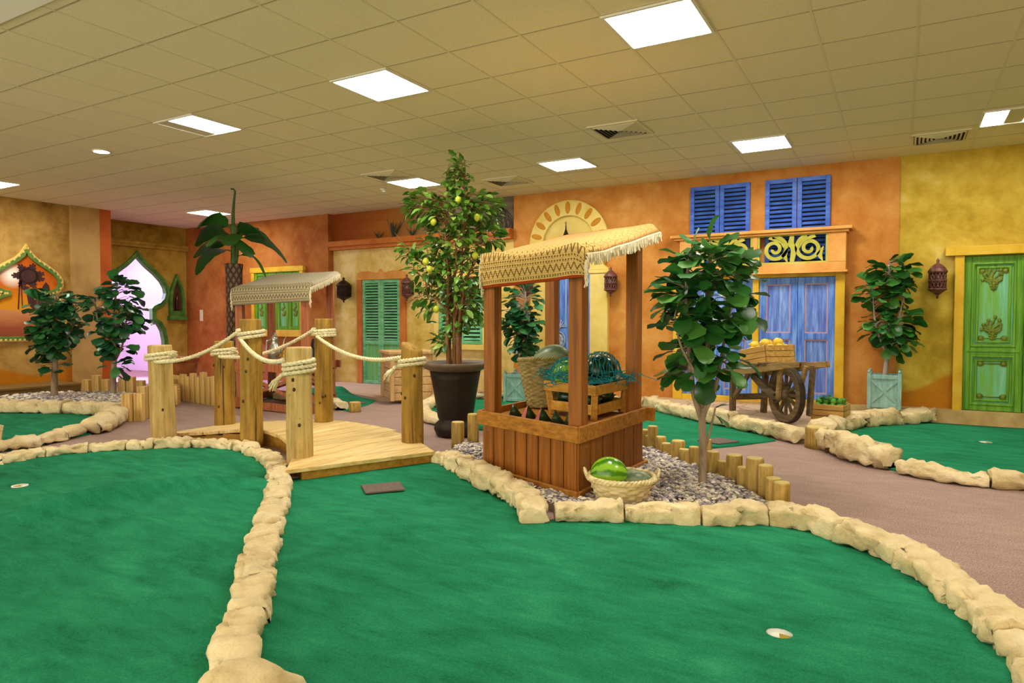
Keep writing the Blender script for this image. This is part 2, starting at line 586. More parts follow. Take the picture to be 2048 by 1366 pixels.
# ------------------------------------------------------------------ ceiling fittings
def ceiling_light(x0, x1, y0, y1, label, split=None):
    cx, cy = (x0 + x1) / 2, (y0 + y1) / 2
    w, h = x1 - x0, y1 - y0
    t = thing('ceiling_light', label, 'ceiling light', (cx, cy, CEIL), 0, 'recessed ceiling light panels')
    o = [(-w / 2, -h / 2), (w / 2, -h / 2), (w / 2, h / 2), (-w / 2, h / 2)]
    k = 0.022
    i = [(-w / 2 + k, -h / 2 + k), (w / 2 - k, -h / 2 + k), (w / 2 - k, h / 2 - k), (-w / 2 + k, h / 2 - k)]
    MB().ring(o, i, -0.016, 0.004, 'z').build('frame', M_white_metal, t)
    if split is None:
        MB().b2((-w / 2 + k, -h / 2 + k, -0.008), (w / 2 - k, h / 2 - k, -0.002)).build('diffuser', M_panel_on, t)
    else:
        for a, b, on in split:
            MB().b2((-w / 2 + k + (w - 2 * k) * a, -h / 2 + k, -0.008), (-w / 2 + k + (w - 2 * k) * b, h / 2 - k, -0.002)).build('diffuser' if on else 'divider', M_panel_on if on else M_panel_off, t)
    return t
def cell(i, j):
    return (TX + SX * i, TX + SX * (i + 1), TY + SY * j, TY + SY * (j + 1))
ceiling_light(*cell(0, -1), 'largest square ceiling light panel, at the top edge of the picture above the market stall')
ceiling_light(*cell(-4, -1), 'square ceiling light panel above the rope bridge, between the bridge and the lemon tree')
ceiling_light(*cell(-8, -1), 'ceiling light panel with one unlit side, next to the round downlight', [(0, 0.3, False), (0.3, 1, True)])
ceiling_light(-1.67, -1.09, 7.75, 8.34, 'square ceiling light panel nearest to the blue wall shutters')
ceiling_light(-3.99, -3.39, 7.6, 8.16, 'square ceiling light panel above the yellow arched doorway')
ceiling_light(-6.4, -5.8, 7.56, 8.12, 'square ceiling light panel partly behind the top of the lemon tree')
ceiling_light(-11.4, -10.8, 7.9, 8.45, 'ceiling light panel behind the leaves of the banana palm')
ceiling_light(-11.7, -11.1, 4.55, 5.1, 'ceiling light panel at the left edge above the camel mural')
ceiling_light(0.64, 1.24, 7.84, 8.42, 'ceiling light panel split by a dark centre bar at the right edge', [(0, 0.34, True), (0.34, 0.62, False), (0.62, 1, True)])
for i, j, lb in ((0, -7, 'ceiling light panel behind the viewer above the large green'), (4, -1, 'ceiling light panel over the carpet path right of the view')):
    ceiling_light(*cell(i, j), lb)
t = thing('downlight', 'small round recessed downlight in the ceiling at left', 'downlight', (-8.13, 4.574, CEIL))
MB().ring([(0.1 * cos(a * pi / 12), 0.1 * sin(a * pi / 12)) for a in range(24)], [(0.083 * cos(a * pi / 12), 0.083 * sin(a * pi / 12)) for a in range(24)], -0.012, 0.004, 'z').build('rim', M_white_metal, t)
MB().lathe([(0.083, -0.008), (0.083, -0.003)], 24).build('lamp', M_panel_on, t)

def ceiling_vent(x0, x1, y0, y1, label):
    cx, cy = (x0 + x1) / 2, (y0 + y1) / 2
    w, h = (x1 - x0) / 2, (y1 - y0) / 2
    t = thing('ceiling_vent', label, 'air vent', (cx, cy, CEIL), 0, 'square ceiling air vents')
    sq = lambda k: [(-w * k, -h * k), (w * k, -h * k), (w * k, h * k), (-w * k, h * k)]
    MB().ring(sq(1), sq(0.9), -0.014, 0.004, 'z').build('frame', M_tbar, t)
    MB().b2((-w * 0.92, -h * 0.92, -0.0035), (w * 0.92, h * 0.92, 0.0)).build('backing', M_black, t)
    m = MB()
    for k in range(6):
        a = 0.88 - 0.14 * k
        o1, o2 = sq(a), sq(a - 0.075)
        n = len(m.v)
        vs = [(p[0], p[1], -0.006) for p in o1] + [(p[0], p[1], -0.022) for p in o2] + [(p[0], p[1], -0.003) for p in o1] + [(p[0], p[1], -0.019) for p in o2]
        fs = []
        for i in range(4):
            j = (i + 1) % 4
            fs += [(i, j, 4 + j, 4 + i), (8 + i, 12 + i, 12 + j, 8 + j), (4 + i, 4 + j, 12 + j, 12 + i), (i, 8 + i, 8 + j, j)]
        m.add(vs, fs)
    m.build('louvre', M_tbar, t)
ceiling_vent(-2.82, -2.28, 6.46, 7.0, 'square ceiling air vent with dark slats, above the market stall canopy')
ceiling_vent(0.06, 0.6, 8.46, 8.96, 'square ceiling air vent at far right beside the split light panel')
ceiling_vent(-5.15, -4.58, 8.14, 8.66, 'square ceiling air vent just right of the lemon tree top')
ceiling_vent(-6.38, -5.8, 7.03, 7.5, 'square ceiling air vent left of the lemon tree top')
t = thing('smoke_detector', 'small round smoke detector on the ceiling left of the lemon tree', 'smoke detector', (-6.777, 7.97, CEIL))
MB().lathe([(0.055, 0.0), (0.055, -0.02), (0.03, -0.035)], 20).build('base', M_white_metal, t, True)
MB().lathe([(0.028, -0.034), (0.03, -0.05), (0.0, -0.055)], 16).build('sensor', M_white_metal, t, True)
# ------------------------------------------------------------------ things on the back wall (wall plane y = WY)
WY = 9.485
def arc(cx, cz, r, a0, a1, n, rz=None):
    return [(cx + r * cos(radians(a0 + (a1 - a0) * i / n)), cz + (rz or r) * sin(radians(a0 + (a1 - a0) * i / n))) for i in range(n + 1)]

def louvred_leaf(parent, x0, x1, z0, z1, y, m, nsl, name='shutter_leaf', st=0.055, zmid=None, mp=None):
    """one shutter leaf: frame with angled slats; with zmid a plain panel sits below it"""
    f = MB()
    f.b2((x0, y - 0.04, z0), (x0 + st, y, z1)).b2((x1 - st, y - 0.04, z0), (x1, y, z1))
    f.b2((x0 + st, y - 0.04, z1 - st), (x1 - st, y, z1)).b2((x0 + st, y - 0.04, z0), (x1 - st, y, z0 + st))
    lo = z0 + st
    if zmid:
        f.b2((x0 + st, y - 0.04, zmid - st * 0.6), (x1 - st, y, zmid + st * 0.6))
        lo = zmid + st * 0.6
    o = f.build(name, m, parent, bevel=0.004)
    s = MB()
    hi = z1 - st
    for i in range(nsl):
        z = lo + (hi - lo) * (i + 0.5) / nsl
        p = (hi - lo) / nsl
        R = Matrix.Rotation(radians(-38), 3, 'X')
        s.box(((x0 + x1) / 2, y - 0.02, z), (x1 - x0 - 2 * st, 0.008, p * 0.74), R)
    s.build('slats', m, o)
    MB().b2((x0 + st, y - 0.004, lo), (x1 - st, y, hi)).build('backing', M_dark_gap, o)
    if zmid:
        MB().b2((x0 + st, y - 0.012, z0 + st), (x1 - st, y - 0.002, zmid - st * 0.6)).build('lower_panel', mp or m, o)
    return o

# blue wall shutters and balcony
for x0, x1, z0, z1, lb in ((-2.56, -1.765, 1.86, 3.035, 'left pair of royal blue louvred wall shutters above the balcony'), (-1.575, -0.795, 1.86, 3.035, 'right pair of royal blue louvred wall shutters above the balcony')):
    t = thing('wall_shutters', lb, 'shutter', ((x0 + x1) / 2, WY, z0), 0, 'blue shutters above the balcony')
    w, h = (x1 - x0) / 2, z1 - z0
    louvred_leaf(t, -w, -0.004, 0, h, 0, M_blue_sh, 19)
    louvred_leaf(t, 0.004, w, 0, h, 0, M_blue_sh, 19)

t = thing('balcony_front', 'orange wooden balcony front with two olive scroll fretwork panels over the blue doors', 'balcony', (-1.68, 9.3, 1.83))
b = MB()
ox = -1.68
def bx(x0, x1, z0, z1, y0=0.0, y1=0.05):
    b.b2((x0 - ox, y0, z0 - 1.83), (x1 - ox, y1, z1 - 1.83))
bx(-2.66, -0.6, 1.83, 1.93)
bx(-2.66, -2.36, 1.93, 2.34)
bx(-1.7, -1.64, 1.93, 2.34)
bx(-0.8, -0.6, 1.93, 2.34)
b.build('frame', M_peach, t, bevel=0.006)
MB().b2((-2.78 - ox, -0.06, 0.495), (-0.53 - ox, 0.19, 0.535)).b2((-2.74 - ox, -0.03, 0.465), (-0.57 - ox, 0.19, 0.495)).build('top_rail', M_peach, t, bevel=0.006)
MB().b2((-0.65 - ox, 0.05, 0), (-0.6 - ox, 0.185, 0.5)).b2((-2.66 - ox, 0.05, 0), (-2.61 - ox, 0.185, 0.5)).build('side_board', M_peach, t)
MB().b2((-2.68 - ox, -0.02, -0.03), (-0.58 - ox, 0.18, 0.0)).build('bottom_board', M_peach, t, bevel=0.005)
def fret(x0, x1, z0, z1):
    m = MB()
    W, H = x1 - x0, z1 - z0
    k = 0.028
    o = [(x0, z0), (x1, z0), (x1, z1), (x0, z1)]
    i = [(x0 + k, z0 + k * .7), (x1 - k, z0 + k * .7), (x1 - k, z1 - k * .7), (x0 + k, z1 - k * .7)]
    m.ring(o, i, 0.012, 0.034, 'y')
    def ribbon(pts, wid):
        n = len(pts)
        out, inn = [], []
        for a in range(n):
            p, q = pts[max(a - 1, 0)], pts[min(a + 1, n - 1)]
            tx, tz = q[0] - p[0], q[1] - p[1]
            L = sqrt(tx * tx + tz * tz) or 1
            wv = wid(a / (n - 1)) / 2
            clampz = lambda z: min(max(z, z0 + 0.006), z1 - 0.006)
            clampx = lambda x: min(max(x, x0 + 0.006), x1 - 0.006)
            out.append((clampx(pts[a][0] - tz / L * wv), clampz(pts[a][1] + tx / L * wv)))
            inn.append((clampx(pts[a][0] + tz / L * wv), clampz(pts[a][1] - tx / L * wv)))
        m.ring(out, inn, 0.01, 0.034, 'y', closed=False)
    R = H * 0.44
    for sgn, cx in ((1, x0 + W * 0.25), (-1, x0 + W * 0.74)):
        cz = (z0 + z1) / 2
        pts = []
        for a in range(56):
            u = a / 55
            th = radians(100) - sgn * u * radians(640)
            r = R * (1 - 0.86 * u)
            pts.append((cx + r * cos(th) * min(1.0, W / 2 / H), cz + r * sin(th)))
        ribbon(pts, lambda u: 0.05 - 0.012 * u)
        ribbon([(cx - sgn * R * 0.4, cz + R), (cx + sgn * R * 0.5, cz + R * 0.55), (cx + sgn * R * 0.75, cz)], lambda u: 0.05 * (1 - u) + 0.01)
        ribbon([(cx + R * 0.95, z0 + 0.02), (cx + R * 0.7, z0 + 0.1), (cx + R * 1.0, z0 + 0.2)], lambda u: 0.06 * sin(pi * u) + 0.012)
    ribbon([(x0 + W * 0.5, z1 - 0.02), (x0 + W * 0.48, z1 - 0.12), (x0 + W * 0.53, z0 + 0.18), (x0 + W * 0.5, z0 + 0.02)], lambda u: 0.05 + 0.03 * sin(pi * u))
    return m
fret(-2.36 - ox, -1.7 - ox, 0.1, 0.47).build('fretwork', M_olive_l, t)
fret(-1.64 - ox, -0.8 - ox, 0.1, 0.47).build('fretwork', M_olive_l, t)

# blue double doors under the balcony
def panel_door(parent, x0, x1, z0, z1, y, m, mp, bead, splits):
    st = 0.085 * min(1, (x1 - x0) / 0.45)
    f = MB()
    f.b2((x0, y - 0.045, z0), (x0 + st, y, z1)).b2((x1 - st, y - 0.045, z0), (x1, y, z1))
    zs = [z0] + splits + [z1]
    f.b2((x0 + st, y - 0.045, z0), (x1 - st, y, z0 + st)).b2((x0 + st, y - 0.045, z1 - st), (x1 - st, y, z1))
    for s in splits:
        f.b2((x0 + st, y - 0.045, s - st / 2), (x1 - st, y, s + st / 2))
    leaf = f.build('door_leaf', m, parent, bevel=0.004)
    for a, c in zip(zs, zs[1:]):
        pa = a + (st if a == z0 else st / 2)
        pc = c - (st if c == z1 else st / 2)
        p = MB().b2((x0 + st, y - 0.018, pa), (x1 - st, y - 0.004, pc)).build('panel', mp, leaf)
        o = [(x0 + st, pa), (x1 - st, pa), (x1 - st, pc), (x0 + st, pc)]
        k = 0.014
        i = [(x0 + st + k, pa + k), (x1 - st - k, pa + k), (x1 - st - k, pc - k), (x0 + st + k, pc - k)]
        MB().ring(o, i, y - 0.034, y - 0.018, 'y').build('bead', bead, leaf)
    return leaf
d2 = structure('door_2', 'blue panelled double doors in a yellow frame under the balcony')
y = WY - 0.01
MB().b2((-2.77, y - 0.09, 0.11), (-2.64, y + 0.01, 1.82)).b2((-1.71, y - 0.09, 0.11), (-1.63, y + 0.01, 1.82)).b2((-0.72, y - 0.09, 0.13), (-0.61, y + 0.01, 1.82)) \
    .b2((-2.64, y - 0.085, 1.76), (-0.72, y + 0.01, 1.82)).b2((-2.64, y - 0.085, 0.1), (-0.72, y + 0.01, 0.185)).build('frame', M_gold, d2, bevel=0.008)
for x0, x1 in ((-2.635, -2.175), (-2.17, -1.712), (-1.628, -1.162), (-1.157, -0.722)):
    panel_door(d2, x0, x1, 0.187, 1.758, y, M_blue, M_blue_panel, M_pink, [1.0])

# green carved door at right
d3 = structure('door_3', 'green carved panelled double door in a yellow ochre frame at the right edge')
y = 9.495
MB().b2((0.434, y - 0.13, 1.95), (2.3, y, 2.055)).b2((0.53, y - 0.1, 0.16), (0.625, y, 1.95)).b2((2.1, y - 0.1, 0.16), (2.2, y, 1.95)).build('frame', M_gold, d3, bevel=0.008)
def green_leaf(x0, x1):
    z0, z1, zm = 0.17, 1.94, 0.855
    f = MB()
    st = 0.07
    f.b2((x0, y - 0.05, z0), (x0 + st, y, z1)).b2((x1 - st, y - 0.05, z0), (x1, y, z1))
    f.b2((x0 + st, y - 0.05, z0), (x1 - st, y, z0 + 0.06)).b2((x0 + st, y - 0.05, z1 - st), (x1 - st, y, z1)).b2((x0 + st, y - 0.05, zm - 0.045), (x1 - st, y, zm + 0.045))
    f.b2((x0 + 0.01, y - 0.06, zm - 0.012), (x1 - 0.01, y, zm + 0.012))
    f.b2((x0 + 0.012, y - 0.062, z0 + 0.02), (x0 + 0.03, y, z1 - 0.02)).b2((x1 - 0.03, y - 0.062, z0 + 0.02), (x1 - 0.012, y, z1 - 0.02))
    leaf = f.build('door_leaf', M_green_d, d3, bevel=0.005)
    for pa, pc in ((z0 + 0.06, zm - 0.045), (zm + 0.045, z1 - st)):
        pn = MB().b2((x0 + st, y - 0.02, pa), (x1 - st, y - 0.004, pc)).build('panel', M_green_p, leaf)
        for k, d in ((0.0, 0.06), (0.045, 0.04)):
            o = [(x0 + st + k, pa + k), (x1 - st - k, pa + k), (x1 - st - k, pc - k), (x0 + st + k, pc - k)]
            e = k + 0.028
            i = [(x0 + st + e, pa + e), (x1 - st - e, pa + e), (x1 - st - e, pc - e), (x0 + st + e, pc - e)]
            MB().ring(o, i, y - d, y - 0.02, 'y').build('moulding', M_green_d, leaf, bevel=0.008)
        m = MB()
        for sx in (x0 + st + 0.1, x1 - st - 0.1):
            for sz in (pa + 0.1, pc - 0.1):
                m.ell((sx, y - 0.022, sz), (0.028, 0.014, 0.028), 10, 6)
                m.tube([(sx + 0.034 * cos(a * pi / 6), y - 0.022, sz + 0.03 * sin(a * pi / 6)) for a in range(12)], 0.006, 5, closed=True)
        m.b2((x0 + st + 0.13, y - 0.027, pc - 0.106), (x1 - st - 0.13, y - 0.02, pc - 0.094)).b2((x0 + st + 0.13, y - 0.027, pa + 0.094), (x1 - st - 0.13, y - 0.02, pa + 0.106))
        m.build('corner_rosettes', M_carve, leaf, True)
    cx = (x0 + x1) / 2
    def relief(base, s):
        m = MB()
        rg = random.Random(4)
        for k in range(7):
            a = radians(-72 + 24 * k)
            L = 0.15 - 0.02 * abs(k - 3)
            pts = [(cx + sin(a) * L * u + 0.02 * sin(u * 5 + k), y - 0.028, base + s * cos(a) * L * 1.15 * u) for u in [q / 6 for q in range(7)]]
            m.tube(pts, [0.016 - 0.009 * q / 6 for q in range(7)], 6)
            m.ell(pts[-1], (0.02, 0.014, 0.024), 8, 6)
            m.ell(pts[4], (0.016, 0.014, 0.02), 8, 6)
        for k in range(9):
            m.ell((cx + rg.uniform(-0.08, 0.08), y - 0.026, base + s * rg.uniform(0.0, 0.12)), (0.018, 0.014, 0.018), 8, 5)
        m.tube([(cx, y - 0.028, base - s * 0.1 * u) for u in (0, 0.25, 0.5, 0.75, 1)], [0.024, 0.02, 0.018, 0.014, 0.006], 6)
        for k in range(3):
            for q in (-1, 1):
                m.ell((cx + q * (0.03 - 0.008 * k), y - 0.026, base - s * (0.01 + 0.03 * k)), (0.018, 0.012, 0.018), 8, 5)
        m.build('carved_relief', M_carve, leaf, True)
    relief(1.64, 1)
    relief(1.07, 1)
green_leaf(0.628, 1.19)
green_leaf(1.195, 1.76)

# round-headed yellow archway with blue door
d4 = structure('door_4', 'blue carved door inside a yellow horseshoe arch painted with ochre petals')
y = WY
cx, cz = -4.4, 2.36
def horseshoe(r, leg, zb):
    a = 30
    p = arc(cx, cz, r, 180 + a, -a, 40)
    return [(cx - leg, zb), (cx - leg, cz - r * sin(radians(a)) - 0.06)] + p + [(cx + leg, cz - r * sin(radians(a)) - 0.06), (cx + leg, zb)]
MB().ring(horseshoe(0.66, 0.645, 0.06), horseshoe(0.425, 0.36, 0.06), y - 0.09, y + 0.005, 'y', closed=False).build('arch_surround', M_cream, d4, bevel=0.012)
p = MB()
for k in range(13):
    a = radians(-24 + 228 * k / 12)
    R = Matrix.Rotation(-(a - pi / 2), 3, 'Y')
    p.ell((cx + 0.545 * cos(a), y - 0.09, cz + 0.545 * sin(a)), (0.042, 0.006, 0.095), 14, 8, R)
p.build('petals', M_petal, d4, True)
MB().b2((cx - 0.67, y - 0.11, 1.9), (cx - 0.345, y, 1.95)).b2((cx + 0.345, y - 0.11, 1.9), (cx + 0.67, y, 1.95)).b2((cx - 0.66, y - 0.1, 1.95), (cx - 0.355, y, 1.975)).b2((cx + 0.355, y - 0.1, 1.95), (cx + 0.66, y, 1.975)).build('capital', M_cream, d4, bevel=0.008)
MB().prism(arc(cx, cz, 0.43, 0, 360, 40)[:-1], y - 0.03, y, 'y').build('tympanum', M_cream, d4)
dl = MB().b2((cx - 0.36, y - 0.05, 0.07), (cx + 0.36, y, 2.0)).build('door_leaf', M_blue, d4)
for sx in (-1, 1):
    e = cx + sx * 0.165
    w = 0.135
    MB().ring([(e - w, 1.1), (e + w, 1.1), (e + w, 1.95), (e - w, 1.95)], [(e - w + .016, 1.116), (e + w - .016, 1.116), (e + w - .016, 1.934), (e - w + .016, 1.934)], y - 0.066, y - 0.05, 'y').build('moulding', mat('pale_blue_bead', ['8fa6d2', 'a9bce0'], 4), dl)
    m = MB()
    c2 = [(e + 0.115 * cos(a * pi / 14), 0.9 + 0.135 * sin(a * pi / 14)) for a in range(28)]
    m.ring(c2, [(e + (u - e) * 0.86, 0.9 + (v - 0.9) * 0.86) for u, v in c2], y - 0.07, y - 0.05, 'y')
    for k in range(9):
        m.ell((e + 0.06 * cos(k * 2 * pi / 8) * (k < 8), y - 0.054, 0.9 + 0.07 * sin(k * 2 * pi / 8) * (k < 8)), (0.03, 0.014, 0.036), 8, 6)
    for k in range(7):
        a = radians(-60 + 20 * k)
        m.tube([(e + 0.11 * sin(a) * u, y - 0.054, 1.07 + 0.13 * cos(a) * u) for u in (0, 0.5, 1)], [0.009, 0.011, 0.005], 6)
        m.ell((e + 0.11 * sin(a), y - 0.055, 1.07 + 0.13 * cos(a)), (0.014, 0.01, 0.016), 8, 5)
    m.build('carved_medallion', mat('silver_blue_relief', ['8a97b4', 'b3bfd4'], 12), dl, True)
    MB().b2((e - w, y - 0.062, 0.14), (e + w, y - 0.05, 0.68)).build('panel', M_blue_panel, dl)

# small lantern ornament on the arch's tympanum
t = thing('hanging_lantern', 'slim dark metal lantern hanging inside the yellow arch above the blue door', 'lantern', (-4.43, WY - 0.09, 2.2))
MB().lathe([(0.0, -0.03), (0.03, -0.01), (0.04, 0.02), (0.045, 0.03), (0.045, 0.04)], 6).lathe([(0.048, 0.27), (0.05, 0.285), (0.03, 0.33), (0.012, 0.38), (0.008, 0.44), (0.0, 0.46)], 6).build('cap', M_lant_b, t)
m = MB()
for k in range(6):
    a = k * pi / 3
    m.bar((0.042 * cos(a), 0.042 * sin(a), 0.03), (0.042 * cos(a), 0.042 * sin(a), 0.28), 0.01, 0.01)
m.lathe([(0.02, 0.04), (0.02, 0.27)], 8)
m.build('cage', M_lant_b, t)
MB().tube([(0.012 * cos(a * pi / 6), 0, 0.475 + 0.018 * sin(a * pi / 6)) for a in range(12)], 0.004, 5, closed=True).build('ring', M_lant_b, t)

# wall lanterns
def wall_lantern(x, y, zc, h, label, m, s=1.0):
    t = thing('wall_lantern', label, 'lantern', (x, y, zc), 0, 'pierced metal wall lanterns')
    r = 0.085 * s
    k = h / 0.4
    def Z(v): return v * k
    body = MB()
    # pierced drum: diamond lattice
    for q in range(14):
        for sg in (-1, 1):
            pts = []
            for u in range(7):
                a = 2 * pi * q / 14 + sg * u * 0.16
                pts.append((r * cos(a), r * sin(a), Z(-0.09 + 0.18 * u / 6)))
            body.tube(pts, 0.006 * s, 4)
    for zz in (-0.09, 0.0, 0.09):
        body.tube([(r * 1.03 * cos(a * pi / 12), r * 1.03 * sin(a * pi / 12), Z(zz)) for a in range(24)], 0.009 * s, 5, closed=True)
    body.build('pierced_drum', m, t, True)
    MB().lathe([(r * 0.82, Z(-0.09)), (r * 0.82, Z(0.09))], 16).build('inner_glass', mat('smoky_rose_glass', ['4a2c26', '6a4a46'], 10, rough=0.25), t, True)
    MB().lathe([(r * 1.16, Z(0.09)), (r * 1.2, Z(0.105)), (r * 0.95, Z(0.14)), (r * 0.55, Z(0.175)), (r * 0.2, Z(0.195)), (0.014 * s, Z(0.21)), (0.02 * s, Z(0.225)), (0.0, Z(0.25))], 16).build('dome', m, t, True)
    MB().lathe([(0.0, Z(-0.2)), (0.014 * s, Z(-0.185)), (0.008 * s, Z(-0.165)), (r * 0.35, Z(-0.145)), (r * 0.85, Z(-0.115)), (r * 1.14, Z(-0.1)), (r * 1.14, Z(-0.088))], 16).build('base_cup', m, t, True)
    MB().bar((0, r, Z(0.02)), (0, 9.5 - y, Z(0.02)), 0.03, 0.03).b2((-0.04, 9.5 - y - 0.015, Z(-0.09)), (0.04, 9.5 - y, Z(0.12))).build('bracket', m, t)
    return t
wall_lantern(-3.68, 9.33, 1.74, 0.39, 'copper wall lantern on orange plaster right of the yellow arch', M_lant)
wall_lantern(0.36, 9.34, 1.665, 0.42, 'copper wall lantern between the right potted tree and the green door', M_lant)
wall_lantern(-5.06, 9.33, 1.73, 0.4, 'copper wall lantern left of the yellow arch, seen under the stall canopy', M_lant)
wall_lantern(-7.44, 9.35, 1.74, 0.42, 'copper wall lantern between the green louvred door and the lemon tree', M_lant)
wall_lantern(-8.9, 9.34, 1.73, 0.42, 'darkest bronze wall lantern, left of the green louvred door', M_lant_b, 1.35)

# green louvred door with scalloped head
d5 = structure('door_5', 'mint green louvred double doors with a scalloped orange head')
y = 9.5
hd = [(-8.68, 1.93), (-8.68, 2.0), (-8.64, 2.06), (-8.56, 2.085), (-8.4, 2.085), (-8.28, 2.06), (-8.2, 2.05), (-8.15, 2.075), (-8.12, 2.12), (-8.09, 2.075), (-8.04, 2.05), (-7.96, 2.06), (-7.84, 2.085), (-7.68, 2.085), (-7.6, 2.06), (-7.56, 2.0), (-7.56, 1.93)]
MB().prism(hd, y - 0.07, y, 'y').build('scalloped_head', M_peach, d5, bevel=0.008)
MB().b2((-8.68, y - 0.06, 0.045), (-8.56, y, 1.93)).b2((-7.68, y - 0.06, 0.045), (-7.56, y, 1.93)).build('frame', M_terr, d5, bevel=0.008)
louvred_leaf(d5, -8.555, -8.122, 0.05, 1.93, y - 0.005, M_louvre, 20, 'door_leaf', 0.06, 0.8, M_green_p)
louvred_leaf(d5, -8.118, -7.685, 0.05, 1.93, y - 0.005, M_louvre, 20, 'door_leaf', 0.06, 0.8, M_green_p)
# louvred window right of it
w1 = structure('window_1', 'mint green louvred window shutters in a cream frame behind the lemon tree')
MB().b2((-6.93, y - 0.07, 0.8), (-6.84, y, 1.98)).b2((-5.95, y - 0.07, 0.8), (-5.86, y, 1.98)).b2((-6.93, y - 0.07, 1.9), (-5.86, y, 1.99)).b2((-6.96, y - 0.1, 0.71), (-5.83, y, 0.8)).build('frame', M_cream, w1, bevel=0.008)
louvred_leaf(w1, -6.835, -6.4, 0.805, 1.895, y - 0.005, M_louvre, 15)
louvred_leaf(w1, -6.396, -5.955, 0.805, 1.895, y - 0.005, M_louvre, 15)
# green panelled window on the left orange wall
w2 = structure('window_2', 'green carved window shutters in a yellow frame behind the far stall')
y = 9.36
f = y / 9.5
X0, X1, Z0, Z1 = -11.43 * f, -10.14 * f, 1.01, 2.14
MB().b2((X0 - 0.09, y - 0.07, Z0), (X0, y, Z1)).b2((X1, y - 0.07, Z0), (X1 + 0.09, y, Z1)).b2((X0 - 0.11, y - 0.08, Z1), (X1 + 0.11, y, Z1 + 0.1)).b2((X0 - 0.13, y - 0.12, Z0 - 0.13), (X1 + 0.13, y, Z0)).build('frame', M_gold, w2, bevel=0.008)
for a, c in ((0, 0.25), (0.25, 0.5), (0.5, 0.75), (0.75, 1)):
    xa, xb = X0 + (X1 - X0) * a + 0.003, X0 + (X1 - X0) * c - 0.003
    lf = panel_door(w2, xa, xb, Z0, Z1, y - 0.005, M_green_d, M_green_p, M_green_d, [])
    m = MB()
    mx = (xa + xb) / 2
    for k in range(5):
        m.ell((mx + 0.03 * sin(k * 2.3), y - 0.026, Z0 + 0.3 + 0.05 * k), (0.05 - 0.007 * k, 0.012, 0.04), 8, 6)
    m.build('carved_relief', M_carve, lf, True)

# roof ledge, mural and agaves above the yellow section
MB().b2((-9.3, 9.33, 2.56), (-5.39, 9.5, 2.64)).b2((-9.3, 9.38, 2.5), (-5.39, 9.5, 2.56)).b2((-9.3, 9.36, 2.64), (-5.39, 9.5, 2.66)).build('trim_4', M_terr, kind='structure')
def dusk_mat():
    t = NT('painted_dusk_sky')
    v = t.coord('Object')
    s = t.sep(v)
    n = t.noise(t.coord('Object', (0.6, 1, 5)), 1.6, 5, 0.6, 0.4)
    fx = t.math('MULTIPLY_ADD', s[0], 0.27, t.math('MULTIPLY_ADD', n, 0.35, 0.28))
    col = t.ramp(fx, [(0.0, C('8a3f10')), (0.3, C('a8682a')), (0.55, C('8d7a55')), (0.8, C('8f867a')), (1.0, C('5a4a3c'))])
    return t.done(col, 0.75, 0.2)
m = MB().b2((-1.99, -0.012, 0), (1.93, 0.012, 0.515))
o = m.build('wall_mural', dusk_mat(), None, loc=(-7.32, 9.486, 2.662))
tag(o, 'painted dusk sky mural strip above the terracotta roof ledge', 'mural')
m = MB()
rg = random.Random(9)
for k in range(9):
    a = radians(190 + 16 * k)
    p0 = Vector((1.72, -0.014, 0.34))
    pts = [p0 + Vector((cos(a) * L * (0.42 + 0.06 * (k % 2)), -0.001 * k, 0.02 - sin(-a) * 0 + sin(a) * L * 0.25 - 0.16 * L * L)) for L in (0, 0.33, 0.66, 1)]
    for L in range(12):
        u = L / 12
        q = p0 + (pts[-1] - p0) * u
        m.bar(q, q + Vector((rg.uniform(-.05, .05), 0, -0.07 - 0.05 * rg.random())), 0.012, 0.004, (0, 1, 0))
    m.tube(pts, [0.016, 0.012, 0.008, 0.004], 5)
m.v = [(min(max(p[0], -1.92), 1.92), max(-0.024, min(p[1], -0.011)), min(max(p[2], 0.005), 0.51)) for p in m.v]
m.build('palm_silhouette', mat('dark_umber_paint', ['2e2118', '3c2d20'], 6), o)
def agave(x, h, n, label, seed):
    rg = random.Random(seed)
    t = thing('agave_plant', label, 'plant', (x, 9.405, 2.66), 0, 'agaves on the roof ledge')
    m = MB()
    for k in range(n):
        a = 2 * pi * k / n + rg.uniform(-.3, .3)
        lean = rg.uniform(0.1, 0.9)
        L = h * rg.uniform(0.75, 1.0)
        d = Vector((cos(a) * lean, sin(a) * lean * 0.3, 1)).normalized()
        sd = Vector((-sin(a), cos(a) * 0.3, 0)).normalized()
        w = 0.007 + 0.009 * h / 0.3
        vs = []
        for u, ww in ((0, .7), (0.3, 1), (0.65, .7), (1, 0.03)):
            p = d * L * u + Vector((cos(a) * 0.04 * u * u, 0, 0)) + Vector((cos(a) * 0.012, sin(a) * 0.01, 0))
            vs += [p - sd * w * ww, p + d.cross(sd) * 0.006, p + sd * w * ww, p - d.cross(sd) * 0.004]
        fs = []
        for r in range(3):
            for q in range(4):
                fs.append((r * 4 + q, r * 4 + (q + 1) % 4, r * 4 + 4 + (q + 1) % 4, r * 4 + 4 + q))
        fs.append((0, 1, 2, 3))
        m.add(vs, fs)
    m.build('leaves', mat('dark_agave_green', ['1c2a1a', '34442a'], 9, rough=0.5), t)
agave(-7.78, 0.34, 9, 'tallest dark agave on the roof ledge above the green louvred door', 1)
agave(-8.12, 0.14, 8, 'small dark agave at the left of the roof ledge', 2)
agave(-7.36, 0.16, 8, 'small dark agave right of the tallest one on the roof ledge', 3)

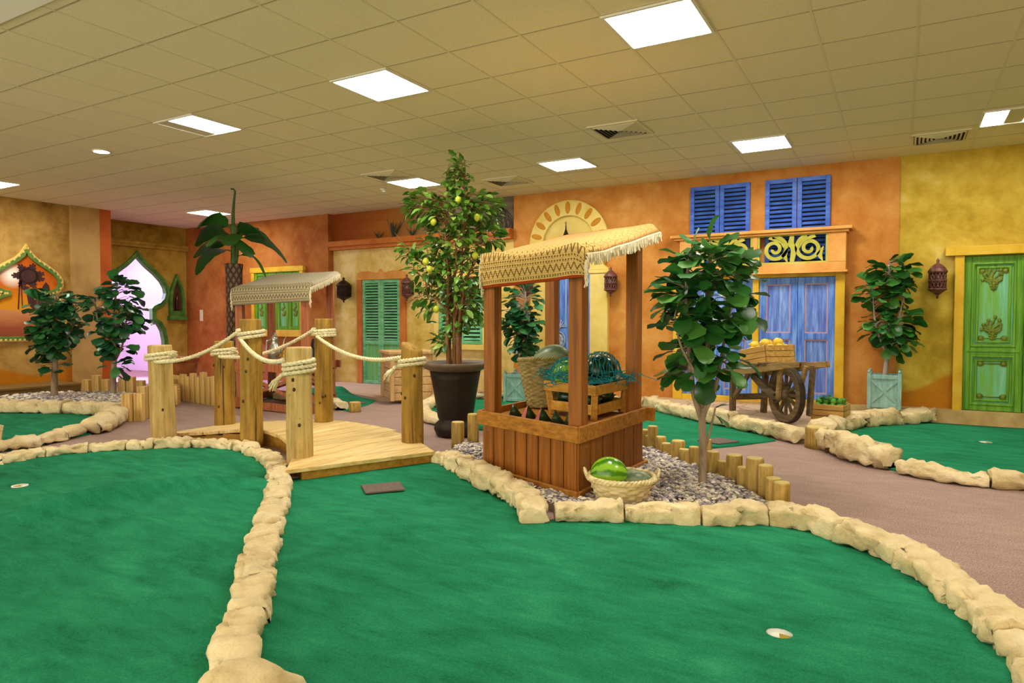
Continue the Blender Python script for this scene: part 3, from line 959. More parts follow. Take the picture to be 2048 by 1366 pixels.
# wooden crate box at the end of the platform
t = thing('wooden_chest', 'pale boarded wooden box standing on the beige platform behind the right bridge post', 'box', (-6.37, 8.02, 0.045), radians(-38))
M_pale = wood('pale_pine_boards', 'b98f58', 'd9b884', 'x', 5, rand=0.1)
M_palev = wood('pale_pine_uprights', 'b98f58', 'd9b884', 'z', 5, rand=0.1)
m = MB()
for k in range(6):
    m.b2((-0.31, -0.3, 0.005 + 0.112 * k), (0.31, 0.3, 0.11 + 0.112 * k))
m.build('boards', M_pale, t, bevel=0.004)
for sx in (-1, 1):
    for sy in (-1, 1):
        MB().b2((sx * 0.32 - 0.03, sy * 0.31 - 0.03, 0), (sx * 0.32 + 0.03, sy * 0.31 + 0.03, 0.69)).build('corner_upright', M_palev, t, bevel=0.004)
MB().b2((-0.37, -0.36, 0.67), (0.37, 0.36, 0.71)).build('lid', M_pale, t, bevel=0.006)

# socket on left orange wall
t = thing('wall_socket', 'cream double wall socket plate on the orange wall beside the pointed niche', 'socket', (-13.0, 9.36, 1.3))
MB().b2((-0.05, -0.012, -0.12), (0.05, 0, 0.12)).build('plate', M_plastic, t, bevel=0.004)
for z in (-0.06, 0.06):
    MB().b2((-0.025, -0.018, z - 0.03), (0.025, -0.01, z + 0.03)).build('switch', M_plastic, t, bevel=0.003)

# pointed niche in the corridor wall
w3 = structure('window_3', 'small pointed niche window with a green frame in the olive wall')
NY = 9.1
no = [(NY - 0.17, 1.28), (NY + 0.17, 1.28), (NY + 0.175, 1.62), (NY + 0.14, 1.85), (NY + 0.075, 2.02), (NY, 2.19), (NY - 0.075, 2.02), (NY - 0.14, 1.85), (NY - 0.175, 1.62)]
ni = [(NY + (u - NY) * 0.66, 1.72 + (v - 1.72) * 0.74) for u, v in no]
MB().ring(no, ni, -13.5, -13.42, 'x').b2((-13.5, NY - 0.2, 1.2), (-13.4, NY + 0.2, 1.29)).build('frame', M_grtrim, w3, bevel=0.006)
MB().prism(ni, -13.5, -13.485, 'x').build('recess_back', mat('umber_recess', ['3a2410', '5a3a18'], 5), w3)
t = thing('bottle_ornament', 'dark red bottle-shaped ornament standing in the pointed niche', 'ornament', (-13.44, NY - 0.01, 1.40))
MB().lathe([(0.035, 0), (0.04, 0.02), (0.04, 0.2), (0.03, 0.26), (0.014, 0.3), (0.012, 0.38), (0.016, 0.4), (0.0, 0.405)], 14).build('body', mat('dark_red_glass', ['2a0a08', '451410'], 5, rough=0.2), t, True)

# camel mural on the left wall
CY = 5.77
ML = [(0, 2.33), (0.03, 2.26), (0.12, 2.17), (0.27, 2.07), (0.41, 1.97), (0.475, 1.88), (0.48, 1.8), (0.44, 1.73), (0.34, 1.685), (0.25, 1.665), (0.25, 1.605), (0.34, 1.575), (0.44, 1.53), (0.5, 1.42), (0.52, 1.25), (0.52, 0.93)]
rt = [(CY + u, z) for u, z in ML]
lf = [(CY - u, z) for u, z in ML[::-1]]
mo = lf[:-1] + rt
def offs(poly, d):
    n = len(poly)
    out = []
    for i in range(n):
        a, b, c = poly[i - 1], poly[i], poly[(i + 1) % n]
        n1 = Vector((-(b[1] - a[1]), b[0] - a[0])).normalized()
        n2 = Vector((-(c[1] - b[1]), c[0] - b[0])).normalized()
        nn = (n1 + n2)
        k = d / max(0.6, nn.length / 2)
        nn = nn.normalized()
        out.append((b[0] + nn.x * k, b[1] + nn.y * k))
    return out
t = thing('framed_mural', 'desert sunset mural with camel in a green and cream onion-arch frame on left wall', 'mural', (-12.5, CY, 0.8))
sh = lambda P: [(u - CY, v - 0.8) for u, v in P]
def sunset():
    t = NT('painted_desert_sunset')
    v = t.coord('Object')
    s = t.sep(v)
    n = t.noise(t.coord('Object', (1, 0.7, 5)), 3, 5, 0.6, 0.4)
    z = t.math('MULTIPLY_ADD', n, 0.18, t.math('SUBTRACT', s[2], 0.09))
    col = t.ramp(z, [(0.1, C('8c4630')), (0.28, C('a05034')), (0.44, C('c07a4c')), (0.55, C('cc8a5a')), (0.56, C('d8921c')), (0.75, C('dc8a10')), (1.0, C('c8600e'))])
    # the painted sun disc and its halo
    dy = t.math('SUBTRACT', s[1], -0.2)
    dz = t.math('SUBTRACT', s[2], 1.13)
    r = t.math('SQRT', t.math('ADD', t.math('MULTIPLY', dy, dy), t.math('MULTIPLY', dz, dz)))
    f = t.ramp(r, [(0.06, (1, 1, 1, 1)), (0.1, (0.75, 0.75, 0.75, 1)), (0.22, (0, 0, 0, 1))])
    col = t.mix(f, col, C('fff6e6'))
    return t.done(col, 0.6, 0.25)
pn = MB().prism(sh(mo), 0.003, 0.02, 'x').build('painting', sunset(), t)
M_sil = mat('dark_plum_brown_paint', ['3c2026', '50302e'], 6)
m = MB()
for k in range(40):
    a = 2 * pi * k / 40
    L = 0.2 + 0.05 * sin(k * 7.3)
    m.bar((0.021, 0.03, 1.13), (0.021, 0.03 + L * cos(a), 1.13 + L * 0.9 * sin(a)), 0.028, 0.004, (1, 0, 0))
m.ell((0.021, 0.03, 1.13), (0.003, 0.16, 0.14), 20, 8)
m.bar((0.021, -0.13, 0.58), (0.021, -0.1, 1.05), 0.004, 0.02, (0, 1, 0)).bar((0.021, -0.07, 0.6), (0.021, -0.08, 1.05), 0.004, 0.016, (0, 1, 0))
m.build('palm_silhouette', M_sil, pn)
cam_poly = [(-0.1, 0.93), (-0.03, 0.965), (0.03, 0.955), (0.06, 0.9), (0.07, 0.8), (0.12, 0.74), (0.2, 0.8), (0.24, 0.97), (0.29, 1.04), (0.34, 0.98), (0.36, 0.82), (0.42, 0.8), (0.45, 0.65), (0.43, 0.45), (0.42, 0.25), (0.38, 0.25), (0.37, 0.5), (0.3, 0.46), (0.24, 0.44), (0.235, 0.25), (0.2, 0.25), (0.2, 0.5), (0.1, 0.56), (0.02, 0.66), (0.0, 0.8), (-0.01, 0.88), (-0.06, 0.9)]
MB().prism(cam_poly, 0.018, 0.024, 'x').build('camel_silhouette', M_sil, pn)
MB().ring(sh(offs(mo, 0.075)), sh(offs(mo, 0.045)), 0.0, 0.05, 'x').build('outer_frame', M_cream, t, bevel=0.006)
MB().ring(sh(offs(mo, 0.05)), sh(offs(mo, -0.01)), 0.0, 0.062, 'x').build('inner_frame', M_grtrim2, t, bevel=0.006)
m = MB()
mm = sh(offs(mo, 0.048))
for a, b_ in zip(mm, mm[1:] + mm[:1]):
    L = sqrt((a[0] - b_[0]) ** 2 + (a[1] - b_[1]) ** 2)
    k = max(1, int(L / 0.065))
    for i in range(k):
        u = (i + 0.5) / k
        m.ell((0.058, a[0] + (b_[0] - a[0]) * u, a[1] + (b_[1] - a[1]) * u), (0.008, 0.024, 0.024), 8, 5)
m.build('scallops', M_cream, t, True)
# ------------------------------------------------------------------ putting greens
def inside(p, poly):
    x, y = p
    r = False
    n = len(poly)
    for i in range(n):
        x1, y1 = poly[i]
        x2, y2 = poly[(i + 1) % n]
        if (y1 > y) != (y2 > y) and x < (x2 - x1) * (y - y1) / (y2 - y1) + x1:
            r = not r
    return r

def green(label, poly, zf, step=0.12, hole=None, name='putting_green'):
    pts = [Vector((p[0], p[1])) for p in poly]
    # refine the border
    B = []
    for a, b in zip(pts, pts[1:] + pts[:1]):
        k = max(1, int((b - a).length / 0.1))
        B += [a.lerp(b, i / k) for i in range(k)]
    nb = len(B)
    edges = [(i, (i + 1) % nb) for i in range(nb)]
    V = list(B)
    if hole:
        nh = 24
        o = len(V)
        V += [Vector((hole[0] + hole[2] * cos(2 * pi * i / nh), hole[1] + hole[2] * sin(2 * pi * i / nh))) for i in range(nh)]
        edges += [(o + i, o + (i + 1) % nh) for i in range(nh)]
    xs = [p.x for p in B]
    ys = [p.y for p in B]
    border = [(p.x, p.y) for p in B]
    x = min(xs) + step * 0.5
    while x < max(xs):
        y = min(ys) + step * 0.5
        while y < max(ys):
            if inside((x, y), border) and min((Vector((x, y)) - p).length for p in B) > step * 0.4 and not (hole and (x - hole[0]) ** 2 + (y - hole[1]) ** 2 < (hole[2] * 1.5) ** 2):
                V.append(Vector((x, y)))
            y += step
        x += step
    vo, eo, fo, *_ = delaunay_2d_cdt(V, edges, [], 0, 1e-5)
    m = MB()
    top = [(p.x, p.y, zf(p.x, p.y)) for p in vo]
    fs = []
    for f in fo:
        c = ((vo[f[0]].x + vo[f[1]].x + vo[f[2]].x) / 3, (vo[f[0]].y + vo[f[1]].y + vo[f[2]].y) / 3)
        if inside(c, border) and not (hole and (c[0] - hole[0]) ** 2 + (c[1] - hole[1]) ** 2 < (hole[2] * 0.97) ** 2):
            fs.append(tuple(f))
    m.add(top, fs)
    # skirt to the floor
    cnt = {}
    for f in fs:
        for i in range(3):
            e = (f[i], f[(i + 1) % 3])
            k = tuple(sorted(e))
            cnt[k] = cnt.get(k, 0) + 1
    o = len(top)
    m.v += [(p[0], p[1], 0.001) for p in top]
    for (a, b), c in cnt.items():
        if c == 1:
            m.f.append((a, b, b + o, a + o))
    return tag(m.build(name, M_green, None, True), label, 'putting green', 'green turf putting greens')

def hump(x, y, c, r, h):
    d = ((x - c[0]) / r[0]) ** 2 + ((y - c[1]) / r[1]) ** 2
    return h * exp(-d)
FOLD = [(-4.55, 2.15), (-4.45, 2.75), (-4.25, 3.1), (-3.95, 3.25), (-3.6, 3.2)]
def crease(x, y):
    d = min((Vector((x, y)) - Vector(p)).length for p in FOLD_P)
    return 0.08 * exp(-(d / 0.12) ** 2)
FOLD_P = [(p.x, p.y) for p in smooth_path([(a, b, 0) for a, b in FOLD], 0.06)]
def zA(x, y):
    return 0.022 + hump(x, y, (-4.3, 2.6), (0.9, 0.55), 0.03) + crease(x, y) + 0.006 * sin(3.1 * x + 1.3 * y)
def zB(x, y):
    return 0.022 + hump(x, y, (-1.3, 2.75), (0.9, 0.5), 0.03) + hump(x, y, (-2.7, 3.0), (0.5, 0.3), 0.045) + hump(x, y, (-0.75, 3.65), (0.35, 0.4), 0.03) + 0.005 * sin(2.7 * x - 1.9 * y)

A_line = [(-1.55, 1.1), (-1.85, 1.41), (-2.07, 1.62), (-2.31, 1.87), (-2.64, 2.19), (-3.03, 2.56), (-3.62, 3.17), (-4.04, 3.53), (-4.48, 3.86), (-4.92, 4.07), (-5.3, 4.17), (-5.75, 4.06), (-6.15, 3.75), (-6.42, 3.4), (-6.52, 3.05), (-6.44, 2.72)]
C_line = [(-3.33, 4.66), (-2.88, 4.35), (-2.38, 4.0), (-2.06, 3.78), (-1.83, 3.48)]
D_line = [(-1.78, 3.62), (-1.44, 3.82), (-0.95, 4.0), (-0.67, 4.18), (-0.42, 4.18), (-0.2, 4.05), (0.05, 3.81), (0.24, 3.45), (0.36, 3.1), (0.42, 2.85), (0.44, 2.5)]
greenA_poly = [(-1.3, 0.9)] + A_line[1:] + [(-6.2, 2.4), (-5.5, 1.4), (-4, 0.4), (-2.0, -0.2)]
green('large front-left putting green with a dark fold across it, left of the long stone kerb', greenA_poly, zA, 0.075, (-5.479, 2.459, 0.052))
greenB_poly = A_line[1:8] + [(-3.93, 3.6), (-3.42, 4.58)] + C_line[:] + D_line + [(0.4, 1.2), (-0.8, 0.5)]
green('large front putting green with a white cup, inside the curved stone kerb', greenB_poly, zB, 0.12, (-0.382, 2.71, 0.05))

E_line = [(0.3, 9.3), (-0.1, 8.9), (-0.46, 8.4), (-0.62, 7.8), (-0.66, 7.3), (-0.55, 6.95), (-0.35, 6.52), (-0.05, 6.25)]
E2_line = [(0.02, 6.2), (0.34, 6.02), (0.77, 6.02), (1.3, 6.1), (1.8, 6.2)]
greenE_poly = [(0.3, 9.3), (-0.1, 8.9), (-0.46, 8.4), (-0.62, 7.8), (-0.66, 7.3), (-0.55, 6.95), (-0.35, 6.52), (-0.05, 6.25)] + E2_line[1:] + [(2.6, 6.4), (2.9, 9.3)]
green('right-hand putting green below the green carved door', greenE_poly, lambda x, y: 0.02 + 0.006 * sin(2 * x + y), 0.2, (0.736, 8.043, 0.055))

F_line = [(-2.98, 9.0), (-2.5, 8.5), (-1.9, 7.99), (-1.4, 7.64), (-0.83, 7.16)]
G1_line = [(-4.35, 6.32), (-4.75, 6.45), (-5.15, 6.75), (-5.5, 7.25), (-5.75, 7.9), (-5.72, 8.5), (-5.35, 8.9), (-4.9, 9.0), (-4.3, 8.95), (-3.7, 9.02), (-3.05, 9.05)]
greenD_poly = [(-1.07, 7.17), (-1.35, 6.7), (-1.6, 6.37), (-2.05, 6.22), (-3.2, 6.2), (-4.3, 6.3)] + G1_line[1:] + F_line[1:-1]
green('middle putting green passing behind the market stall and the log palisade', greenD_poly, lambda x, y: 0.015, 0.25)
H_line = [(-8.25, 7.2), (-7.6, 7.12), (-7.0, 6.98), (-6.45, 6.72)]
greenF_poly = [(-6.3, 6.68), (-6.55, 7.35), (-6.75, 7.75), (-7.5, 8.02), (-8.3, 8.55), (-8.9, 8.55), (-8.9, 7.3), (-8.25, 7.2), (-7.6, 7.12), (-7.0, 6.98)]
green('back-left putting green behind the rope bridge, below the beige platform', greenF_poly, lambda x, y: 0.012 + hump(x, y, (-8.1, 8.2), (0.6, 0.6), 0.1), 0.2)
K1_line = [(-11.4, 3.9), (-10.7, 4.15), (-10.0, 4.4), (-9.4, 4.72), (-8.9, 4.86), (-8.3, 4.78), (-7.85, 4.5), (-7.55, 4.2), (-7.42, 4.0)]
K2_line = [(-7.5, 3.92), (-7.35, 3.72), (-7.22, 3.5), (-7.16, 3.2), (-7.2, 2.92)]
greenC_poly = K1_line + K2_line[1:] + [(-8.2, 2.4), (-10, 2.2), (-11.4, 2.6)]
green('small far-left putting green below the camel mural', greenC_poly, lambda x, y: 0.012 + hump(x, y, (-9, 4.0), (1, .4), 0.02), 0.2)

# cups
def cup(x, y, r, z, label):
    t = thing('hole_cup', label, 'golf hole cup', (x, y, 0.0), 0, 'golf hole cups')
    MB().lathe([(r * 0.999, z), (r * 1.0, 0.004), (0.0, 0.003), ], 24).build('cup_liner', mat('white_cup_plastic', ['eceadf'], rough=0.35), t, True)
    rr = r * 0.93
    MB().prism([(0, 0)] + [(rr * cos(radians(a)), rr * sin(radians(a))) for a in range(-80, 0, 8)], 0.004, z + 0.002, 'z').build('cup_insert', mat('olive_cup_insert', ['8f7a12', 'a08c1c'], 9), t)
cup(-0.382, 2.71, 0.05, 0.028, 'white golf hole cup on the large front green at lower right')
cup(-5.479, 2.459, 0.052, 0.027, 'golf hole cup on the front-left green near the left edge')
cup(0.736, 8.043, 0.055, 0.02, 'golf hole cup on the right-hand green below the green door')

# dark tee mats
def tee(poly, z0, label):
    cx = sum(p[0] for p in poly) / len(poly)
    cy = sum(p[1] for p in poly) / len(poly)
    o = MB().prism([(u - cx, v - cy) for u, v in poly], 0.0, 0.012, 'z').build('tee_mat', mat('grey_brown_rubber', ['5e4f48', '766860'], 60, rough=0.8, bump=0.2), None, bevel=0.003, loc=(cx, cy, z0))
    return tag(o, label, 'tee mat', 'flat dark tee mats')
tee([(-3.331, 3.654), (-3.154, 3.872), (-2.98, 3.715), (-3.15, 3.5)], 0.026, 'flat dark tee mat on the front green just before the bridge step')
tee([(-1.73, 6.72), (-1.57, 6.97), (-1.36, 6.86), (-1.5, 6.62)], 0.0155, 'flat dark tee mat on the middle green behind the small fig tree')
tee([(-7.02, 7.25), (-6.85, 7.5), (-6.6, 7.37), (-6.8, 7.12)], 0.0135, 'flat dark tee mat on the back-left green behind the bridge')

# ------------------------------------------------------------------ cast stone kerbs
def stone(P, w, h, seed, nc=20, amp=1.0, z0=0.0, taper=1.0):
    """one kerb stone swept along the points P (list of 2-D Vectors)"""
    rg = random.Random(seed)
    n = len(P)
    mid = P[n // 2]
    hh = h * rg.uniform(0.9, 1.1)
    ww = w * rg.uniform(0.92, 1.08)
    off = Vector((rg.uniform(-50, 50), rg.uniform(-50, 50), 0))
    m = MB()
    vs = []
    rows = [-1] + list(range(n)) + [n]
    for ri in rows:
        i = min(max(ri, 0), n - 1)
        t = (P[min(i + 1, n - 1)] - P[max(i - 1, 0)]).normalized()
        s = Vector((-t.y, t.x))
        u = i / (n - 1)
        e = 1.0
        if i == 0 or i == n - 1:
            e = 0.96
        if ri < 0 or ri >= n:
            e = 0.78
        hk = (1 + 0.1 * sin(3 * u + seed)) * e
        for k in range(nc):
            th = 2 * pi * k / nc
            cx, cz = cos(th), sin(th)
            ex = 0.62
            px = (abs(cx) ** ex) * (1 if cx > 0 else -1) * ww / 2 * (0.9 + 0.1 * e)
            pz = (abs(cz) ** ex) * (1 if cz > 0 else -1)
            pz = (pz * 0.5 + 0.5) * hh * hk if pz > 0 else (pz * 0.5 + 0.5) * hh * hk
            q = Vector((P[i].x + s.x * px, P[i].y + s.y * px, pz))
            nn = (q + off) * 7.0
            d = noise.noise(nn) * 0.026 + noise.noise(nn * 2.3) * 0.016 + (noise.cell(nn * 1.3) - 0.5) * 0.006
            rid = 1 - abs(noise.noise((q + off) * 9.0 + Vector((7, 3, 1))))
            d -= 0.04 * max(0, rid - 0.84) / 0.16
            d *= amp * (w / 0.18)
            rad = Vector((s.x * cx, s.y * cx, cz * 0.8))
            q += rad * d
            q.z = max(q.z, 0.0)
            vs.append((q.x - mid.x, q.y - mid.y, q.z))
    fs = []
    R = len(rows)
    for r in range(R - 1):
        for k in range(nc):
            j = (k + 1) % nc
            fs.append((r * nc + k, r * nc + j, (r + 1) * nc + j, (r + 1) * nc + k))
    fs.append(tuple(range(nc)))
    fs.append(tuple((R - 1) * nc + k for k in range(nc - 1, -1, -1)))
    m.add(vs, fs)
    return m.build('kerb_stone', M_stone, None, True, loc=(mid.x, mid.y, z0))

def kerb(line, w, h, length, group, fmt, seed, res=0.03, nc=20, gap=0.006, amp=1.0, skip=()):
    path = smooth_path([(p[0], p[1], 0) for p in line], res)
    path = [Vector((p.x, p.y)) for p in path]
    per = max(3, int(round(length / res)))
    n = max(1, round(len(path) / per))
    cuts = [round(len(path) * i / n) for i in range(n + 1)]
    rg = random.Random(seed)
    for i in range(1, n):
        cuts[i] += rg.randint(-per // 5, per // 5)
    idx = 0
    for i in range(n):
        seg = path[max(cuts[i], 0):min(cuts[i + 1] + 1, len(path))]
        if len(seg) < 3:
            continue
        a, b = seg[0], seg[-1]
        seg[0] = a.lerp(seg[1], min(0.9, gap / max(1e-6, (seg[1] - a).length)))
        seg[-1] = b.lerp(seg[-2], min(0.9, gap / max(1e-6, (seg[-2] - b).length)))
        o = stone(seg, w, h, seed * 37 + i, nc, amp)
        tag(o, fmt.format(ORD[idx]), 'kerb stone', group)
        idx += 1
kerb([(-1.91, 1.465)] + A_line[2:], 0.17, 0.105, 0.36, 'kerb stones between the two front greens', 'cream kerb stone, {} from the front along the kerb curving round the front-left green', 11, 0.022, 22)
kerb(C_line, 0.2, 0.15, 0.4, 'kerb stones from the bridge to the stall corner', 'rough cream kerb stone, {} from the bridge in the short row before the stall', 12, 0.022, 22)
kerb(D_line, 0.19, 0.14, 0.46, 'kerb stones curving round the right of the front green', 'cream kerb stone, {} from the stall corner in the long row curving to lower right', 13, 0.022, 22)
kerb(F_line, 0.22, 0.17, 0.55, 'kerb stones in front of the cart', 'cream kerb stone, {} from the left in the row before the wooden cart', 14, 0.05, 16)
kerb(E_line, 0.27, 0.2, 0.6, 'kerb stones left of the right-hand green', 'cream kerb stone, {} from the back in the bend left of the right-hand green', 15, 0.05, 16)
kerb(E2_line, 0.2, 0.12, 0.55, 'kerb stones in front of the right-hand green', 'low cream kerb stone, {} from the left along the front of the right-hand green', 16, 0.04, 16)
kerb(K1_line, 0.24, 0.19, 0.6, 'kerb stones behind the far-left green', 'sand kerb stone, {} from the left in the tall row behind the far-left green', 17, 0.05, 16)
kerb(K2_line, 0.18, 0.12, 0.45, 'kerb stones before the far-left green', 'low cream kerb stone, {} from the carpet end along the front of the far-left green', 18, 0.05, 16)
kerb(G1_line, 0.24, 0.12, 0.7, 'kerb stones round the middle green', 'pale kerb stone, {} from the pot foot round the left end of the middle green', 19, 0.06, 14)
kerb(H_line, 0.2, 0.13, 0.6, 'kerb stones before the back-left green', 'pale kerb stone, {} from the left under the far stall', 20, 0.06, 14)
m = MB().ell((0, 0, 0), (0.19, 0.125, 0.115), 36, 24, Matrix.Rotation(radians(38), 3, 'Z'))
bv = []
for p in m.v:
    q = Vector(p)
    k = 1 + 0.16 * noise.noise(q * 9 + Vector((3, 1, 7))) + 0.08 * noise.noise(q * 24)
    bv.append((q.x * k, q.y * k, max(0.0, q.z * k)))
m.v = bv
o = m.build('kerb_stone', M_stone, None, True, loc=(-1.80, 1.425, 0.0))
tag(o, 'big cream boulder-like kerb stone at the bottom edge where the kerbs meet', 'kerb stone')
o = stone([Vector(p) for p in [(-7.15, 2.98), (-7.3, 2.93), (-7.45, 2.88), (-7.6, 2.82)]], 0.3, 0.24, 78, 18)
tag(o, 'tall cream kerb block cut by the left edge beside the far-left green', 'kerb stone')
o = stone([Vector(p) for p in [(0.48, 2.55), (0.46, 2.46), (0.43, 2.36), (0.4, 2.26)]], 0.2, 0.1, 79, 18)
tag(o, 'cream kerb stone at the lower right corner of the picture', 'kerb stone')

# ------------------------------------------------------------------ gravel beds
def gravel_mat():
    t = NT('grey_mauve_gravel')
    gi = t.n('ShaderNodeNewGeometry')
    col = t.ramp(gi.outputs['Random Per Island'], [(0.0, C('7d7482')), (0.3, C('a59ca6')), (0.6, C('c9bcaa')), (0.85, C('dcd2c0')), (1.0, C('efe9e0'))])
    return t.done(col, 0.7, 0.3)
M_gravel = gravel_mat()
def gravel(label, poly, zf, n, smin, smax, seed, keep=None):
    rg = random.Random(seed)
    m = MB()
    xs = [p[0] for p in poly]
    ys = [p[1] for p in poly]
    # bedding
    B = [Vector(p) for p in poly]
    c = Vector((sum(xs) / len(xs), sum(ys) / len(ys)))
    st = 0.12
    ico = [(0, 0, 1), (0.9, 0, 0.4), (0.28, 0.85, 0.4), (-0.72, 0.52, 0.4), (-0.72, -0.52, 0.4), (0.28, -0.85, 0.4), (0.0, 0, -0.8)]
    icf = [(0, 1, 2), (0, 2, 3), (0, 3, 4), (0, 4, 5), (0, 5, 1), (6, 2, 1), (6, 3, 2), (6, 4, 3), (6, 5, 4), (6, 1, 5)]
    k = 0
    tries = 0
    while k < n and tries < n * 8:
        tries += 1
        x, y = rg.uniform(min(xs), max(xs)), rg.uniform(min(ys), max(ys))
        if not inside((x, y), poly) or (keep and not keep(x, y)):
            continue
        s = rg.uniform(smin, smax)
        a = rg.uniform(0, 2 * pi)
        sx, sy, sz = s * rg.uniform(0.8, 1.3), s * rg.uniform(0.7, 1.1), s * rg.uniform(0.5, 0.9)
        z = zf(x, y) + rg.uniform(-0.2, 0.8) * s
        tl = rg.uniform(-0.5, 0.5)
        vs = []
        for px, py, pz in ico:
            X, Y, Z = px * sx, py * sy, pz * sz + px * sx * tl
            vs.append((x + X * cos(a) - Y * sin(a), y + X * sin(a) + Y * cos(a), max(0.001, z + Z)))
        m.add(vs, icf)
        k += 1
    o = m.build('gravel', M_gravel)
    return tag(o, label, 'gravel', kind='stuff')
def bed(label, poly, h, name='gravel_bed'):
    return MB().prism(poly, 0.0, h, 'z').build(name, mat('dusty_bed_soil', ['7c7270', '978b82'], 20, rough=0.9), kind='structure')
bedR = [(-3.5, 5.2), (-3.36, 4.82), (-2.8, 4.42), (-2.3, 4.1), (-2.0, 3.88), (-1.76, 3.76), (-1.44, 3.95), (-0.95, 4.12), (-0.6, 4.32), (-0.72, 4.52), (-1.02, 4.92), (-1.53, 5.48), (-1.95, 5.95), (-2.6, 5.9), (-3.3, 5.5)]
bed('', bedR, 0.05)
def zR(x, y):
    return 0.05 + hump(x, y, (-1.2, 4.7), (0.45, 0.35), 0.03) + hump(x, y, (-3.2, 4.95), (0.3, 0.25), 0.05)
gravel('grey and beige gravel bed around the market stall and small fig tree', bedR, zR, 7500, 0.011, 0.026, 5, lambda x, y: not (-2.72 < x < -1.9 and 4.2 < y < 5.4))
bedL = [(-11.5, 4.1), (-10.0, 4.52), (-9.4, 4.85), (-8.9, 4.98), (-8.35, 4.9), (-8.15, 5.1), (-8.6, 5.6), (-9.6, 6.2), (-10.6, 6.15), (-11.6, 5.6)]
bed('', bedL, 0.05)
gravel('grey gravel bed around the two fig trees at far left', bedL, lambda x, y: 0.05 + hump(x, y, (-9.6, 5.4), (0.9, 0.5), 0.06), 4500, 0.02, 0.045, 6)

# ------------------------------------------------------------------ log palisades
M_log = post_mat('debarked_pine', '7e5e20', 'c6a65a', '4a3410', 1.6)
M_log_end = mat('sawn_log_end', ['c4ac62', 'dcc888'], 8, 5, rough=0.7, rand=0.1)
def log(x, y, r, h, label, group, seed, z0=0.0, n=14, tilt=0.0, name='log_post'):
    rg = random.Random(seed)
    t = thing(name, label, 'log', (x, y, z0), rg.uniform(0, 6.28), group)
    ph = rg.uniform(0, 6)
    sl = rg.uniform(-0.15, 0.15)
    fn = lambda rr, th, z, j, k: rr * (1 + 0.04 * sin(2 * th + ph) + 0.03 * sin(3 * th + z * 8 + ph))
    MB().lathe([(r * 1.02, 0), (r, h * 0.35), (r * 1.01, h * 0.7), (r, h - 0.012), (r * 0.94, h - 0.002)], n, fn=fn).build('trunk', M_log, t, True)
    MB().lathe([(r * 0.93, h - 0.006), (r * 0.9, h + 0.002), (0.0, h + 0.003)], n, fn=fn).build('sawn_top', M_log_end, t)
    return t
LR = [(-2.06, 6.1, 0.045, 0.19), (-1.99, 6.03, 0.042, 0.15), (-1.94, 5.97, 0.046, 0.25), (-1.83, 5.86, 0.049, 0.18), (-1.76, 5.79, 0.04, 0.14), (-1.61, 5.63, 0.058, 0.2), (-1.53, 5.54, 0.046, 0.15), (-1.42, 5.42, 0.041, 0.2), (-1.29, 5.29, 0.039, 0.29), (-1.22, 5.2, 0.052, 0.22), (-1.13, 5.12, 0.041, 0.17), (-1.02, 4.99, 0.059, 0.25), (-0.94, 4.89, 0.045, 0.19), (-0.84, 4.77, 0.062, 0.285), (-0.755, 4.66, 0.05, 0.265), (-0.69, 4.56, 0.05, 0.21), (-0.625, 4.46, 0.052, 0.21)]
for i, (x, y_, r, h) in enumerate(LR[::-1]):
    log(x, y_, r * 0.97, h, 'short round log, %s from the front end of the palisade behind the small fig tree' % ORD[i], 'palisade logs right of the stall', 40 + i)
LL = [(905, 0.059, 0.265), (927, 0.05, 0.33), (947, 0.046, 0.29), (962, 0.045, 0.26)]
for i, (x, y_, r, h) in enumerate([(-3.53, 5.17, 0.062, 0.275), (-3.46, 5.32, 0.052, 0.335), (-3.37, 5.46, 0.05, 0.31), (-3.25, 5.52, 0.048, 0.27), (-3.13, 5.58, 0.05, 0.25)]):
    log(x, y_, r, h, 'short round log, %s from the left in the row before the big dark pot' % ORD[i], 'palisade logs left of the stall', 70 + i)
log(-0.68, 7.0, 0.1, 0.2, 'thick pale log stub standing at the end of the kerb before the cart', None, 81, n=18)
log(-6.22, 6.72, 0.075, 0.13, 'short pale log stub ending the kerb behind the bridge', None, 82)

M_timber = wood('sawn_timber', 'a27c3c', 'dcb872', 'z', 5, rand=0.25)
def square_post(x, y, w, d, h, rz, label, group, name='timber_post', z0=0.0):
    o = MB().b2((-w / 2, -d / 2, 0), (w / 2, d / 2, h)).build(name, M_timber, None, bevel=0.006, loc=(x, y, z0), rz=rz)
    return tag(o, label, 'timber post', group)
for i, (x, y_, w, h) in enumerate([(-7.98, 4.74, 0.105, 0.34), (-7.9, 4.84, 0.105, 0.335), (-8.06, 4.98, 0.1, 0.4), (-8.2, 5.1, 0.1, 0.37)]):
    square_post(x, y_, w, 0.1, h, 0.5, 'square sawn timber post, %s from the front beside the far-left kerb' % ORD[i], 'square timber posts at the far-left bed')
M_timber_d = None
for i, (x, y_, h) in enumerate([(-11.1, 5.95, 0.27), (-10.95, 6.02, 0.34), (-10.8, 6.08, 0.28), (-10.55, 6.2, 0.3), (-10.42, 6.25, 0.32), (-10.25, 6.3, 0.27), (-10.05, 6.38, 0.34), (-9.9, 6.4, 0.34), (-9.7, 6.36, 0.24), (-9.45, 6.28, 0.33), (-9.3, 6.2, 0.26), (-9.1, 6.1, 0.26), (-8.95, 6.0, 0.23)]):
    square_post(x, y_, 0.12, 0.08, h, 0.4, 'weathered short timber post, %s from the left behind the two far-left fig trees' % ORD[i], 'timber posts behind the far-left fig trees')
